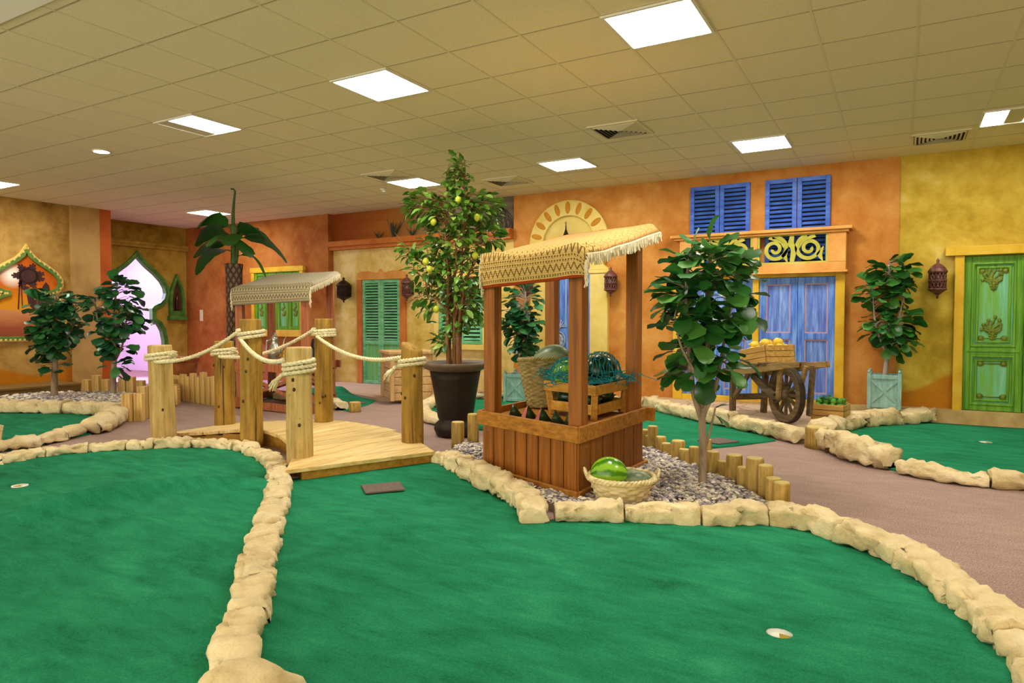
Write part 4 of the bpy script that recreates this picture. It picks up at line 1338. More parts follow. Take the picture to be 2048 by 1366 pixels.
for i in range(11):
    u = i / 10
    square_post(-9.6 + 1.55 * u, 6.42 - 0.27 * u, 0.12, 0.06, [0.37, 0.37, 0.4, 0.37, 0.43, 0.38, 0.46, 0.4, 0.42, 0.36, 0.38][i], -0.17, 'pale upright plank, %s from the left in the fence before the banana palm' % ORD[i], 'upright planks round the banana palm', 'fence_plank')
# ------------------------------------------------------------------ rope bridge
M_plank = wood('pale_decking', 'c49c58', 'ecd29a', 'y', 4, rand=0.2, mid='dcbd7e')
M_fascia = wood('varnished_fascia', '9a6c1e', 'c4933c', 'x', 4)
M_post = post_mat('peeled_log_post', '6e4e12', 'b08a36')
M_rope = mat('cream_manila_rope', ['c4b484', 'e4d8ae', 'f0e8c8'], 60, 4, rough=0.85, bump=0.3, bscale=160)
M_post_p = post_mat('pale_peeled_log_post', '9a7a38', 'd0b474')
BB = Vector((-5.0, 4.4, 0))
br = thing('footbridge', 'arched wooden plank footbridge with six round rope posts', 'bridge', BB)
NB = -BB
Lp = smooth_path([(-3.88, 3.46, 0.12), (-4.42, 4.02, 0.145), (-5.32, 4.46, 0.16), (-6.0, 4.33, 0.1), (-6.55, 4.22, 0.05)], 0.02)
Rp = smooth_path([(-3.36, 4.58, 0.12), (-4.15, 5.04, 0.15), (-5.15, 5.22, 0.165), (-6.0, 5.12, 0.1), (-6.55, 5.03, 0.05)], 0.02)
def at(P, u):
    x = u * (len(P) - 1)
    i = min(int(x), len(P) - 2)
    return P[i].lerp(P[i + 1], x - i)
rg = random.Random(3)
NP = 17
for k in range(NP):
    a, b = k / NP, (k + 1) / NP - 0.0035
    e0, e1 = rg.uniform(-0.02, 0.05), rg.uniform(-0.01, 0.01)
    pts = []
    for P0, P1, u in ((Lp, Rp, a), (Lp, Rp, b)):
        l, r = at(P0, u), at(P1, u)
        d = (r - l).normalized()
        pts.append((l - d * e1, r + d * e0 * (0 if k == 0 else 1)))
    (l0, r0), (l1, r1) = pts
    dz = Vector((0, 0, -0.032))
    m = MB()
    m.add([l0, r0, r1, l1, l0 + dz, r0 + dz, r1 + dz, l1 + dz], [(0, 1, 2, 3), (7, 6, 5, 4), (0, 4, 5, 1), (1, 5, 6, 2), (2, 6, 7, 3), (3, 7, 4, 0)])
    m.build('plank', M_plank, br, loc=NB, bevel=0.004)
m = MB()
for u in (0.1, 0.93):
    m = MB()
    for i in range(14):
        a, b = 0.03 + 0.94 * i / 14, 0.03 + 0.94 * (i + 1) / 14
        p, q = at(Lp, a).lerp(at(Rp, a), u), at(Lp, b).lerp(at(Rp, b), u)
        h = max(0.02, min(p.z, q.z) - 0.034)
        m.bar((p.x, p.y, h / 2), (q.x, q.y, h / 2), 0.04, h)
    m.build('stringer', M_fascia, br, loc=NB)
l, r = at(Lp, 0.012), at(Rp, 0.012)
p, q = l.lerp(r, 0.09), l.lerp(r, 0.99)
MB().bar((p.x, p.y, 0.055), (q.x, q.y, 0.055), 0.035, 0.066).build('riser', M_fascia, br, loc=NB, bevel=0.003)
POSTS = [(-4.13, 3.83, 0.0, 0.098, 1.0, 0.0), (-5.35, 4.37, 0.0, 0.1, 1.22, 0.0), (-6.3, 4.1, 0.0, 0.108, 0.965, -0.035),
         (-3.75, 4.78, 0.0, 0.093, 0.98, 0.0), (-5.16, 5.11, 0.0, 0.092, 1.225, 0.01), (-6.47, 4.93, 0.0, 0.108, 0.98, 0.0)]
for i, (x, y, z, r, h, lean) in enumerate(POSTS):
    rgp = random.Random(20 + i)
    ph = rgp.uniform(0, 6)
    fn = lambda rr, th, zz, j, k: rr * (1 + 0.025 * sin(2 * th + ph) + 0.02 * sin(3 * th + zz * 5 + ph) + 0.015 * sin(zz * 9 + ph))
    pr_ = [(r * (1.03 - 0.05 * u), h * u) for u in [q / 14 for q in range(15)]]
    pr_[-1] = (r * 0.97, h - 0.012)
    pr_ += [(r * 0.93, h), (0, h + 0.002)]
    m = MB().lathe(pr_, 28, fn=fn)
    m.v = [(p[0] + lean * p[2] / h * 0.8 + x, p[1] + lean * p[2] / h * 0.4 + y, p[2] + ((-p[0] * 0.45) if (i == 3 and p[2] > h * 0.95) else 0)) for p in m.v]
    po = m.build('post', M_post_p if i in (0, 2) else M_post, br, True, loc=NB)
    kn = MB()
    for q in range(3):
        a = rgp.uniform(-2.4, -0.6)
        zz = rgp.uniform(0.25, 0.8) * h
        rr = r * 0.985
        kn.ell((x + rr * cos(a) + lean * zz / h * 0.8, y + rr * sin(a), zz), (0.012, 0.012, 0.016), 8, 6)
    kn.build('knots', mat('dark_wood_knot', ['3a2a0e', '4a3614'], 9), po, True)

def rope(stops, sag, label, seed, tail=None):
    R = 0.0175
    path = []
    last = None
    n = len(stops)
    for i, (x, y, r, zc, turns, lean) in enumerate(stops):
        c = Vector((x + lean * zc * 0.8, y + lean * zc * 0.4, 0))
        prev = Vector(stops[i - 1][:2]) - Vector((x, y)) if i else None
        nxt = Vector(stops[i + 1][:2]) - Vector((x, y)) if i < n - 1 else None
        a0 = atan2(prev.y, prev.x) - 1.25 if prev is not None else atan2(nxt.y, nxt.x) + 0.75
        a1 = atan2(nxt.y, nxt.x) + 1.25 if nxt is not None else a0 + 1.0
        sw = (a1 - a0) % (2 * pi) + 2 * pi * turns
        rr = r + R * 0.92
        N = int(sw / 0.12)
        zs = turns * 0.037
        loop = []
        for k in range(N + 1):
            u = k / N
            a = a0 + sw * u
            loop.append(c + Vector((rr * cos(a), rr * sin(a), zc - zs / 2 + zs * u + 0.008 * sin(a + seed))))
        if path:
            p, q = path[-1], loop[0]
            L = (q - p).length
            k_n = int(L / 0.03)
            for k in range(1, k_n):
                u = k / k_n
                path.append(p.lerp(q, u) + Vector((0, 0, -sag * 4 * u * (1 - u))))
        path += loop
    c0 = Vector((stops[0][0], stops[0][1], path[0].z))
    ro = (path[0] - c0).normalized()
    path = [path[0] + ro * 0.075 + Vector((0, 0, -0.05)), path[0] + ro * 0.035 + Vector((0, 0, -0.012))] + path
    path = smooth_path(path, 0.012)
    t = thing('rope', label, 'rope', (stops[0][0], stops[0][1], stops[0][3]), 0, 'rope handrails of the footbridge')
    lo = -Vector(t.location)
    m = MB().tube(path, R, 12, True, 3, 0.17, 2 * pi / 0.105)
    m.build('strand', M_rope, t, True, loc=lo)
    for e, d in ((path[0], path[0] - path[4]), (path[-1], path[-1] - path[-5])):
        d = d.normalized()
        f = MB()
        rg = random.Random(seed)
        for k in range(26):
            a = rg.uniform(0, 6.28)
            s = Vector((cos(a), sin(a), rg.uniform(-1, 1))) * 0.012
            f.tube([e - d * 0.02 + s * 0.6, e + d * 0.03 + s * 1.6, e + d * 0.065 + s * 2.2 + Vector((0, 0, -0.02))], [0.006, 0.006, 0.003], 5)
        f.build('frayed_end', M_rope, t, True, loc=lo)
    return t
S = lambda i, z, n: (POSTS[i][0], POSTS[i][1], POSTS[i][3], z, n, POSTS[i][5] / POSTS[i][4])
rope([S(0, 0.85, 3), S(1, 1.085, 2), S(2, 0.845, 2)], 0.085, 'thick twisted rope along the near side of the footbridge, tied to the front post', 1)
rope([S(3, 0.85, 2), S(4, 1.08, 2), S(5, 0.845, 2)], 0.1, 'thick twisted rope along the far side of the footbridge, ending at the right post', 2)

# ------------------------------------------------------------------ market stalls
M_stall = wood('chestnut_stained_wood', '74420e', 'a8661e', 'z', 5, rand=0.2, mid='8e541a')
M_stall_h = wood('chestnut_stained_rail', '84500f', 'bc7e2e', 'x', 5, rand=0.2)
M_stall_r = wood('reddish_stained_wood', '8a4a28', 'b4704a', 'z', 5, rand=0.2)
M_fringe = mat('cream_wool_fringe', ['cfc09a', 'e8dec0'], 30, rough=0.95)

def rug_mat(name, base, motif, field, accent, border):
    t = NT(name)
    tc = t.n('ShaderNodeTexCoord')
    s = t.sep(tc.outputs['UV'])
    u, v = s[0], s[1]
    # woven weft lines
    weft = t.math('MULTIPLY_ADD', t.math('SINE', t.math('MULTIPLY', v, 420.0)), 0.5, 0.5)
    # bands running along the rug
    band = t.math('FRACT', t.math('MULTIPLY', v, 17.0))
    zig = t.math('PINGPONG', t.math('MULTIPLY', u, 17.0), 0.5)
    tri = t.math('LESS_THAN', t.math('ABSOLUTE', t.math('SUBTRACT', t.math('MULTIPLY', zig, 1.6), t.math('SUBTRACT', band, 0.1))), 0.16)
    sq = t.math('MULTIPLY', t.math('GREATER_THAN', t.math('SINE', t.math('MULTIPLY', u, 230.0)), 0.1), t.math('GREATER_THAN', t.math('SINE', t.math('MULTIPLY', v, 200.0)), 0.1))
    vo = t.n('ShaderNodeTexVoronoi')
    t.put(vo.inputs['Vector'], tc.outputs['UV'])
    vo.inputs['Scale'].default_value = 60.0
    spots = t.math('LESS_THAN', vo.outputs['Distance'], 0.28)
    alt = t.math('GREATER_THAN', t.math('FRACT', t.math('MULTIPLY', v, 8.5)), 0.5)
    pat = t.math('MAXIMUM', t.math('MULTIPLY', tri, alt), t.math('MULTIPLY', t.math('MAXIMUM', sq, t.math('MULTIPLY', spots, 0.7)), t.math('SUBTRACT', 1.0, alt)))
    col = t.mix(t.math('MULTIPLY', pat, 0.85), C(base), C(motif))
    fld = t.math('GREATER_THAN', v, 0.42)
    spot2 = t.mix(t.math('MULTIPLY', spots, 0.7), C(field), C(accent))
    col = t.mix(t.math('MULTIPLY', fld, 0.6), col, spot2)
    edge = t.math('LESS_THAN', v, 0.022)
    col = t.mix(edge, col, C(border))
    col = t.mix(t.math('MULTIPLY', weft, 0.25), col, C(motif))
    t.bump(weft, 0.5, 0.003)
    return t.done(col, 0.95, 0.05)

def stall(label, FC, LC, RC, zt, boards, posts, roof, rugp, rug_m, wood_m, rail_m, seed, cross=False):
    FC, LC, RC = Vector((*FC, 0)), Vector((*LC, 0)), Vector((*RC, 0))
    e1, e2 = LC - FC, RC - FC
    W, D = e1.length, e2.length
    P = lambda s, t, z: FC + e1 * s + e2 * t + Vector((0, 0, z))
    ctr = FC + e1 * 0.5 + e2 * 0.5
    T = thing('market_stall', label, 'market stall', ctr)
    lo = -ctr
    rg = random.Random(seed)
    th = 0.105
    def part(m, name, mm, bevel=0.004, parent=None, smooth=False):
        return m.build(name, mm, parent or T, smooth, bevel, loc=(lo if parent is None else None))
    # tray rails
    for a, b in ((P(-0.005, 0, 0), P(1.005, 0, 0)), (P(0, -0.005, 0), P(0, 1.05, 0)), (P(1, 0, 0), P(1, 1.02, 0)), (P(-0.07, 1, 0), P(1.02, 1, 0))):
        part(MB().bar(a + Vector((0, 0, zt - th / 2)), b + Vector((0, 0, zt - th / 2)), 0.03, th), 'tray_rail', rail_m)
    # counter slats
    for k in range(8):
        t0 = 0.03 + 0.94 * (k + 0.5) / 8
        part(MB().bar(P(0.015, t0, zt - 0.06), P(0.985, t0, zt - 0.06), D * 0.94 / 8 * 0.93, 0.02), 'counter_slat', rail_m)
    # posts
    for (s, t) in posts:
        z1 = roof(t) - 0.025
        z0 = 0.02 if cross else 0.36
        m = MB().bar(P(s, t, z0), P(s, t, z1), 0.1, 0.1, e2)
        part(m, 'post', wood_m, 0.005)
    # roof frame
    s0, s1, t0, t1 = posts[0][0], posts[1][0], posts[0][1], posts[2][1]
    for a, b in (((s0, t0), (s1, t0)), ((s0, t1), (s1, t1)), ((s0, t0), (s0, t1)), ((s1, t0), (s1, t1))):
        part(MB().bar(P(*a, roof(a[1]) - 0.045), P(*b, roof(b[1]) - 0.045), 0.05, 0.07), 'roof_beam', wood_m)
    m = MB()
    a4 = [P(s0, t0, roof(t0)), P(s1, t0, roof(t0)), P(s1, t1, roof(t1)), P(s0, t1, roof(t1))]
    m.add([p - Vector((0, 0, 0.01)) for p in a4] + [p - Vector((0, 0, 0.024)) for p in a4], [(0, 1, 2, 3), (7, 6, 5, 4), (0, 4, 5, 1), (1, 5, 6, 2), (2, 6, 7, 3), (3, 7, 4, 0)])
    part(m, 'roof_board', wood_m, 0)
    if not cross:
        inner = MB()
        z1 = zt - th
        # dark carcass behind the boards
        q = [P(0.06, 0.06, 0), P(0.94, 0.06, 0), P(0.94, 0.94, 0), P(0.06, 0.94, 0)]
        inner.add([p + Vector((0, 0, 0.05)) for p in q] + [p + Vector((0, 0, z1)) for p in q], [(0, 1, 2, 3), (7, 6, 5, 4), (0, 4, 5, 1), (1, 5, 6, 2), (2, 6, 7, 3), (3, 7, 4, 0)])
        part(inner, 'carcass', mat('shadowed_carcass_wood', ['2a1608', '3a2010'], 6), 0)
        for n, f in ((boards[0], lambda u: (u, 0.03)), (boards[1], lambda u: (0.03, u)), (boards[0], lambda u: (u, 0.97)), (boards[1], lambda u: (0.97, u))):
            for k in range(n):
                a, b = 0.03 + 0.94 * k / n, 0.03 + 0.94 * (k + 0.9) / n
                p, q = P(*f(a), 0), P(*f(b), 0)
                zm = (0.055 + z1 + 0.02) / 2
                part(MB().bar(p + Vector((0, 0, zm)), q + Vector((0, 0, zm)), 0.024, z1 + 0.02 - 0.055), 'board', wood_m)
        for a, b in (((0, 0), (1, 0)), ((0, 0), (0, 1)), ((1, 0), (1, 1)), ((0, 1), (1, 1))):
            part(MB().bar(P(*a, 0.06), P(*b, 0.06), 0.03, 0.07), 'skirting', rail_m)
    else:
        for a, b in (((0, 0), (1, 0)), ((0, 0), (0, 1)), ((1, 0), (1, 1)), ((0, 1), (1, 1))):
            part(MB().bar(P(*a, 0.065), P(*b, 0.065), 0.03, 0.1), 'bottom_rail', rail_m)
            c, d = Vector(P(*a, 0)), Vector(P(*b, 0))
            for p, q, o in ((c, d, 0.0), (d, c, 0.022)):
                u = c.lerp(d, 0)
                part(MB().bar(p + Vector((0, 0, 0.12)), q + Vector((0, 0, zt - th)), 0.02, 0.045), 'cross_brace', rail_m)
    # rug canopy
    sa, sb, ta, tb, flap, drop = rugp
    NS, NT_, NF = 44, 40, 10
    rows = []
    L = flap
    for j in range(NF):
        u = j / NF
        rows.append((ta - 0.015 * sin(pi * u * 0.9), -(flap * (1 - u)), flap * u, 1 - u))
    for j in range(NT_ + 1):
        u = j / NT_
        rows.append((ta + (tb - ta) * u, 0.0, flap + (tb - ta) * D * u, 0.0))
    m = MB()
    vs, uv = [], []
    for (t, dz, vv, hang) in rows:
        for i in range(NS + 1):
            w = i / NS
            s = sa + (sb - sa) * w
            z = roof(max(t, ta)) + 0.012 + dz * (1 + 0.18 * (w - 0.5))
            wv = 0.010 * sin(w * 9 + seed) + 0.008 * sin(w * 17 + vv * 9)
            p = P(s, t, z)
            if hang > 0:
                p -= (e2.normalized()) * (wv * hang * 1.2)
            else:
                z2 = noise.noise(Vector((s * 3 + seed, t * 3, 0))) * 0.012
                edge = min(1.0, abs(s - s0 + 0) * 8, abs(s1 - s) * 8) if s0 < s < s1 else 0
                p.z += z2 + 0.008
                if t < 0.2:
                    p.z += 0.025 * sin(w * 7 + 1.0) * max(0, (0.2 - t) / 0.25) * drop
            out = max(0.0, s0 - 0.03 - s, s - s1 - 0.03)
            p.z -= out * out * W * 6.0 * (1 - hang)
            vs.append(p)
            uv.append((w * W * (sb - sa), vv))
    fs = []
    for j in range(len(rows) - 1):
        for i in range(NS):
            a = j * (NS + 1) + i
            fs.append((a, a + 1, a + NS + 2, a + NS + 1))
    m.add(vs, fs)
    m.uv = uv
    rug = part(m, 'rug_canopy', rug_m, 0, None, True)
    md = rug.modifiers.new('thickness', 'SOLIDIFY')
    md.thickness = 0.011
    md.offset = 0
    # fringes along the two short ends
    for side in (0, NS):
        f = MB()
        sg = -1 if side == 0 else 1
        for j in range(len(rows) - 1):
            for q in range(3 if j >= NF else 2):
                a = vs[j * (NS + 1) + side].lerp(vs[(j + 1) * (NS + 1) + side], q / (3 if j >= NF else 2))
                o = e1.normalized() * sg
                ln = rg.uniform(0.06, 0.085)
                b = a + o * 0.012 + Vector((rg.uniform(-.006, .006), rg.uniform(-.006, .006), -ln * 0.45))
                c = a + o * 0.012 + Vector((rg.uniform(-.014, .014), rg.uniform(-.014, .014), -ln))
                f.tube([a, a + o * 0.012 + Vector((0, 0, -0.008)), b, c], [0.004, 0.006, 0.007, 0.004], 5)
        part(f, 'fringe', M_fringe, 0, rug)
    return T, P
M_rug1 = rug_mat('straw_kilim_weave', 'cfae6a', '5a4216', 'dca46a', 'b85a30', 'a8421e')
M_rug2 = rug_mat('grey_floral_carpet_weave', 'b4a884', '3a2c26', 'cfc6b0', '7a685c', '9a9478')
roof1 = lambda t: 1.67 + 0.275 * t
st1, P1 = stall('large chestnut wooden market stall with a straw-coloured fringed rug canopy and watermelons', (-1.80, 4.015), (-2.815, 4.412), (-1.75, 5.23), 0.52, (8, 6),
                [(0.06, 0.08), (0.9, 0.06), (0.1, 0.95), (0.99, 0.95)], roof1, (-0.075, 0.94, -0.02, 1.07, 0.21, 1.0), M_rug1, M_stall, M_stall_h, 1)
roof2 = lambda t: 1.63 + 0.25 * t
st2, P2 = stall('smaller reddish market stall with a grey patterned rug canopy behind the rope bridge', (-6.47, 6.144), (-7.915, 6.206), (-7.124, 7.301), 0.63, (8, 6),
                [(0.04, 0.05), (0.95, 0.05), (0.05, 0.95), (0.95, 0.95)], roof2, (-0.05, 1.02, -0.03, 1.05, 0.21, 0.3), M_rug2, M_stall_r, M_stall_r, 2, True)

# ------------------------------------------------------------------ melons, baskets, crates
def melon_mat(name, dark, light, n=9, rough=0.3):
    t = NT(name)
    v = t.coord('Object')
    s = t.sep(v)
    a = t.math('ARCTAN2', s[1], s[2])
    w = t.noise(v, 14, 4, 0.6)
    k = t.math('SINE', t.math('MULTIPLY_ADD', a, float(n), t.math('MULTIPLY', w, 5.0)))
    f = t.math('MULTIPLY_ADD', k, 0.5, 0.5)
    col = t.ramp(f, [(0.15, C(dark)), (0.75, C(light))])
    return t.done(col, rough, 0.5)
M_mel_b = melon_mat('bright_green_melon', '3f7a10', '86b82c', 8, 0.22)
M_mel_d = melon_mat('dark_green_melon', '0e2412', '1f4020', 8, 0.25)
M_mel_g = melon_mat('grey_green_melon', '4a5a38', '74805c', 6, 0.4)
M_stem = mat('dry_stem', ['5a4a22', '75602e'], 20)
def melon(x, y, z, r, m, label, rz=0.0, tilt=0.0, group=None):
    t = thing('watermelon', label, 'watermelon', (x, y, z), rz, group)
    R = Matrix.Rotation(tilt, 3, 'Y')
    MB().ell((0, 0, 0), r, 24, 16, R).build('rind', m, t, True)
    a, b = R @ Vector((r[0] * 0.97, 0, 0)), R @ Vector((r[0] * 1.12, 0.01, 0.01))
    MB().tube([a, a.lerp(b, 0.5), b], [0.008, 0.006, 0.005], 6).build('stem', M_stem, t, True)
    return t
M_wick = mat('grey_brown_wicker', ['6b5c30', '94824e', 'ac9a66'], 18, 4, (1, 1, 3), rough=0.75, bump=0.3, bscale=60)
M_wick_p = mat('pale_willow_wicker', ['b09a64', 'd6c492', 'e4d6aa'], 18, 4, (1, 1, 3), rough=0.7, bump=0.3, bscale=60)
def basket(x, y, z, prof, m, label, stakes=24, rows=26, rim=0.014, handles=False, rz=0.0, tilt=0.0, sx=1.0):
    t = thing('wicker_basket', label, 'basket', (x, y, z), rz)
    R = Matrix.Rotation(tilt, 3, 'Y')
    h = prof[-1][1]
    def rad(zz):
        for (r0, z0), (r1, z1) in zip(prof, prof[1:]):
            if z0 <= zz <= z1:
                return r0 + (r1 - r0) * (zz - z0) / (z1 - z0)
        return prof[-1][0]
    b = MB()
    n = stakes * 4
    pr_ = []
    for j in range(rows * 3 + 1):
        zz = h * j / (rows * 3)
        pr_.append((rad(zz), zz))
    def fn(r, th, zz, j, k):
        row = j // 3
        e = [0.0, 1.0, 0.75][j % 3]
        return r + 0.011 * e * (0.2 + 0.65 * cos(th * stakes / 2 + pi * (row % 2))) + 0.001
    b.lathe(pr_, n, fn=fn, R=R)
    b.f = [f for f in b.f if len(f) == 4]
    b.f.append(tuple(range(n)))
    o = b.build('weave', m, t, True)
    md = o.modifiers.new('thickness', 'SOLIDIFY')
    md.thickness = 0.008
    md.offset = -1
    rt = prof[-1][0]
    rp = MB()
    for q in range(3):
        path = []
        for k in range(120):
            a = 2 * pi * k / 120
            c = a * 16 + q * 2 * pi / 3
            path.append(R @ Vector(((rt + 0.004 + rim * 0.6 * cos(c)) * cos(a), (rt + 0.004 + rim * 0.6 * cos(c)) * sin(a), h + rim * 0.6 * sin(c))))
        rp.tube(path, rim * 0.62, 6, closed=True)
    rp.build('braided_rim', m, t, True)
    if handles:
        for sg in (-1, 1):
            for q in range(2):
                hb = []
                for k in range(13):
                    a = pi * k / 12
                    hb.append(R @ Vector((sg * (rt + 0.012 + 0.02 * sin(a)), 0.06 * cos(a), h - 0.0 + 0.04 * sin(a) + 0.012 * q)))
                MB().tube(hb, 0.008, 6).build('handle', m, t, True)
    return t
p = P1(0.84, 0.64, 0.475)
basket(p.x, p.y, p.z + 0.012, [(0.125, 0.0), (0.145, 0.12), (0.168, 0.26), (0.185, 0.4)], M_wick, 'tall grey-brown wicker basket standing on the market stall counter', 22, 24, 0.016, tilt=-0.06)
melon(p.x + 0.055, p.y + 0.02, p.z + 0.41, (0.165, 0.115, 0.115), M_mel_g, 'dark grey-green watermelon sticking out of the tall basket', radians(10), -0.35)
# crate on the stall
M_crate = wood('honey_crate_wood', 'a0701e', 'cf9c46', 'x', 5, rand=0.15)
def stall_crate():
    c = [P1(0.14, 0.42, 0), P1(0.64, 0.42, 0), P1(0.64, 0.93, 0), P1(0.14, 0.93, 0)]
    ctr = (c[0] + c[2]) / 2
    z0 = 0.473
    t = thing('slatted_crate', 'honey-coloured slatted crate of melons on the market stall counter', 'crate', (ctr.x, ctr.y, z0))
    q = [v - ctr for v in c]
    def k(f, z):
        return [Vector((v.x * f, v.y * f, z)) for v in q]
    for f, z, h in ((0.9, 0.075, 0.075), (1.0, 0.225, 0.075)):
        w = k(f, z)
        for i in range(4):
            MB().bar(w[i] - (w[(i + 1) % 4] - w[i]).normalized() * 0.01, w[(i + 1) % 4] + (w[(i + 1) % 4] - w[i]).normalized() * 0.01, 0.018, h).build('slat', M_crate, t, bevel=0.004)
    for i in range(4):
        a, b = k(0.84, 0.0)[i], k(0.95, 0.25)[i]
        MB().bar(a, b, 0.045, 0.045).build('corner_post', M_crate, t, bevel=0.004)
    m = MB()
    w = k(0.86, 0.05)
    for j in range(5):
        u = (j + 0.5) / 5
        m.bar(w[0].lerp(w[1], u), w[3].lerp(w[2], u), 0.07, 0.014)
    m.build('base_boards', M_crate, t)
    return ctr, z0
cc, cz0 = stall_crate()
e2n = (P1(0, 1, 0) - P1(0, 0, 0)).normalized()
e1n = (P1(1, 0, 0) - P1(0, 0, 0)).normalized()
def cpos(a, b):
    return cc + e1n * a + e2n * b
p = cpos(0.13, -0.14)
melon(p.x, p.y, cz0 + 0.29, (0.135, 0.125, 0.13), M_mel_b, 'bright green watermelon under the teal net at the left of the crate', 0.4, 0.1)
p = cpos(-0.06, 0.14)
melon(p.x, p.y, cz0 + 0.33, (0.15, 0.13, 0.13), M_mel_d, 'large dark green watermelon on top of the crate under the teal net', 1.2, 0.0)
for a, b, lb in ((0.12, -0.13, 'dark watermelon low in the crate, seen between its left slats'), (-0.1, -0.15, 'dark watermelon low in the crate at its near corner'), (-0.08, 0.14, 'dark watermelon low in the crate, seen between its right slats')):
    p = cpos(a, b)
    melon(p.x, p.y, cz0 + 0.135, (0.1, 0.085, 0.075), M_mel_d, lb, 0.5 + a * 5)
# net draped over the melons
def net():
    t = thing('fishing_net', 'teal string net draped over the watermelons in the crate', 'net', (cc.x, cc.y, cz0 + 0.25))
    blobs = [(cpos(0.13, -0.14), 0.29, (0.15, 0.14, 0.15)), (cpos(-0.06, 0.14), 0.33, (0.165, 0.15, 0.15))]
    def height(x, y):
        best = 0.272
        for c, z, r in blobs:
            d = ((x - c.x) / r[0]) ** 2 + ((y - c.y) / r[1]) ** 2
            if d < 1:
                best = max(best, z + r[2] * sqrt(1 - d))
            else:
                best = max(best, 0.272 + (z - 0.25) * exp(-3.0 * (sqrt(d) - 1)) * 0.6)
        return best
    m = MB()
    N = 11
    A, B_ = 0.285, 0.315
    for fam in (0, 1):
        for i in range(-N, N + 1):
            pts = []
            for k in range(-22, 23):
                v = k / 22 * 1.0
                u0 = i / N * 2
                u = u0 + (v if fam else -v) * 1.0
                wob = 0.05 * sin(k * 1.57 + i)
                if abs(u + wob) > 1 or abs(v) > 1:
                    if len(pts) > 2:
                        m.tube(pts, 0.0032, 4)
                    pts = []
                    continue
                q = cpos((u + wob) * A, v * B_)
                pts.append((q.x - cc.x, q.y - cc.y, height(q.x, q.y) - 0.25 + 0.004 + 0.006 * sin(k * 2 + i)))
            if len(pts) > 2:
                m.tube(pts, 0.0032, 4)
    M_net = mat('teal_net_string', ['0d6a70', '1f8f96'], 20, rough=0.8)
    m.build('mesh', M_net, t)
    m = MB()
    rg = random.Random(5)
    for cxy, n in ((cpos(0.3, -0.1), 46), (cpos(-0.27, 0.27), 26), (cpos(0.1, -0.31), 26), (cpos(-0.24, -0.0), 18)):
        for k in range(n):
            p0 = Vector((cxy.x - cc.x + rg.gauss(0, 0.05), cxy.y - cc.y + rg.gauss(0, 0.05), 0.03 + rg.uniform(-0.01, 0.06)))
            pts = [p0]
            for q in range(5):
                pts.append(pts[-1] + Vector((rg.gauss(0, 0.028), rg.gauss(0, 0.028), rg.gauss(-0.004, 0.018))))
            m.tube(smooth_path(pts, 0.012), 0.003, 4)
    m.build('bunched_folds', M_net, t)
net()
# melon slices on the counter
def slice_mesh():
    t = thing('melon_slice', '', 'melon slice')
    n = 8
    # wedge: pointed tip up, pink flesh on the left side, dark rind bulging on the right
    tip = Vector((0, 0, 0.098))
    f = MB()
    a, b = Vector((-0.055, -0.03, 0)), Vector((0.03, -0.035, 0))
    c = Vector((0.0, 0.07, 0))
    f.add([tip, a, b, c], [(0, 1, 2), (0, 2, 3), (0, 3, 1), (1, 3, 2)])
    f.build('flesh', mat('pink_melon_flesh', ['c8545c', 'd87878', 'dda08a'], 12, rough=0.4), t)
    w = MB()
    w.add([tip + Vector((0.002, 0, 0.001)), b + Vector((0.0, -0.002, 0)), c + Vector((0, 0.002, 0)), Vector((0.05, -0.032, 0)), Vector((0.062, 0.03, 0)), Vector((0.035, 0.07, 0)), Vector((0.036, 0.012, 0.062)), tip + Vector((0.014, 0, 0.002))],
          [(0, 1, 3, 7), (7, 3, 4, 6), (7, 6, 5), (6, 4, 5), (0, 7, 5, 2), (0, 2, 1), (1, 2, 5, 4, 3)])
    w.build('rind', mat('dark_melon_rind', ['14240e', '26401a'], 20, rough=0.35), t, True)
    return t
sl0 = slice_mesh()
for i, (s_, t_, rz, lb) in enumerate(((0.80, 0.2, -1.5, 'melon slice farthest left on the stall counter, dark rind side showing'), (0.645, 0.2, -0.9, 'melon slice with the most pink flesh showing, second from left on the counter'), (0.5, 0.2, -1.0, 'melon slice with pale flesh, middle one of the row on the counter'),
                                      (0.36, 0.2, -1.6, 'dark-rinded melon slice, second from the front post in the counter row'), (0.23, 0.2, -1.7, 'melon slice nearest to the front stall post'))):
    o = sl0 if i == 0 else copy_tree(sl0)
    p = P1(s_, t_, 0.471)
    o.location = p
    o.rotation_euler[2] = rz + 0.35
    tag(o, lb, 'melon slice', 'melon slices on the stall counter')
# low basket in front of the stall
bx_, by_ = -1.555, 4.15
basket(bx_, by_, 0.05, [(0.155, 0.0), (0.175, 0.05), (0.198, 0.11), (0.208, 0.15)], M_wick_p, 'low pale wicker basket with side handles on the gravel before the market stall', 20, 8, 0.018, True, radians(25))
melon(bx_ - 0.075, by_ - 0.03, 0.215, (0.122, 0.112, 0.112), M_mel_b, 'shiny bright green watermelon in the low pale basket', 0.5, 0.15)
melon(bx_ + 0.1, by_ + 0.03, 0.165, (0.1, 0.085, 0.08), M_mel_g, 'grey-green melon at the right in the low pale basket', 0.2, 0.0)
melon(bx_ + 0.02, by_ + 0.11, 0.155, (0.09, 0.07, 0.075), M_mel_g, 'grey-green melon at the back of the low pale basket', 1.2, 0.0)

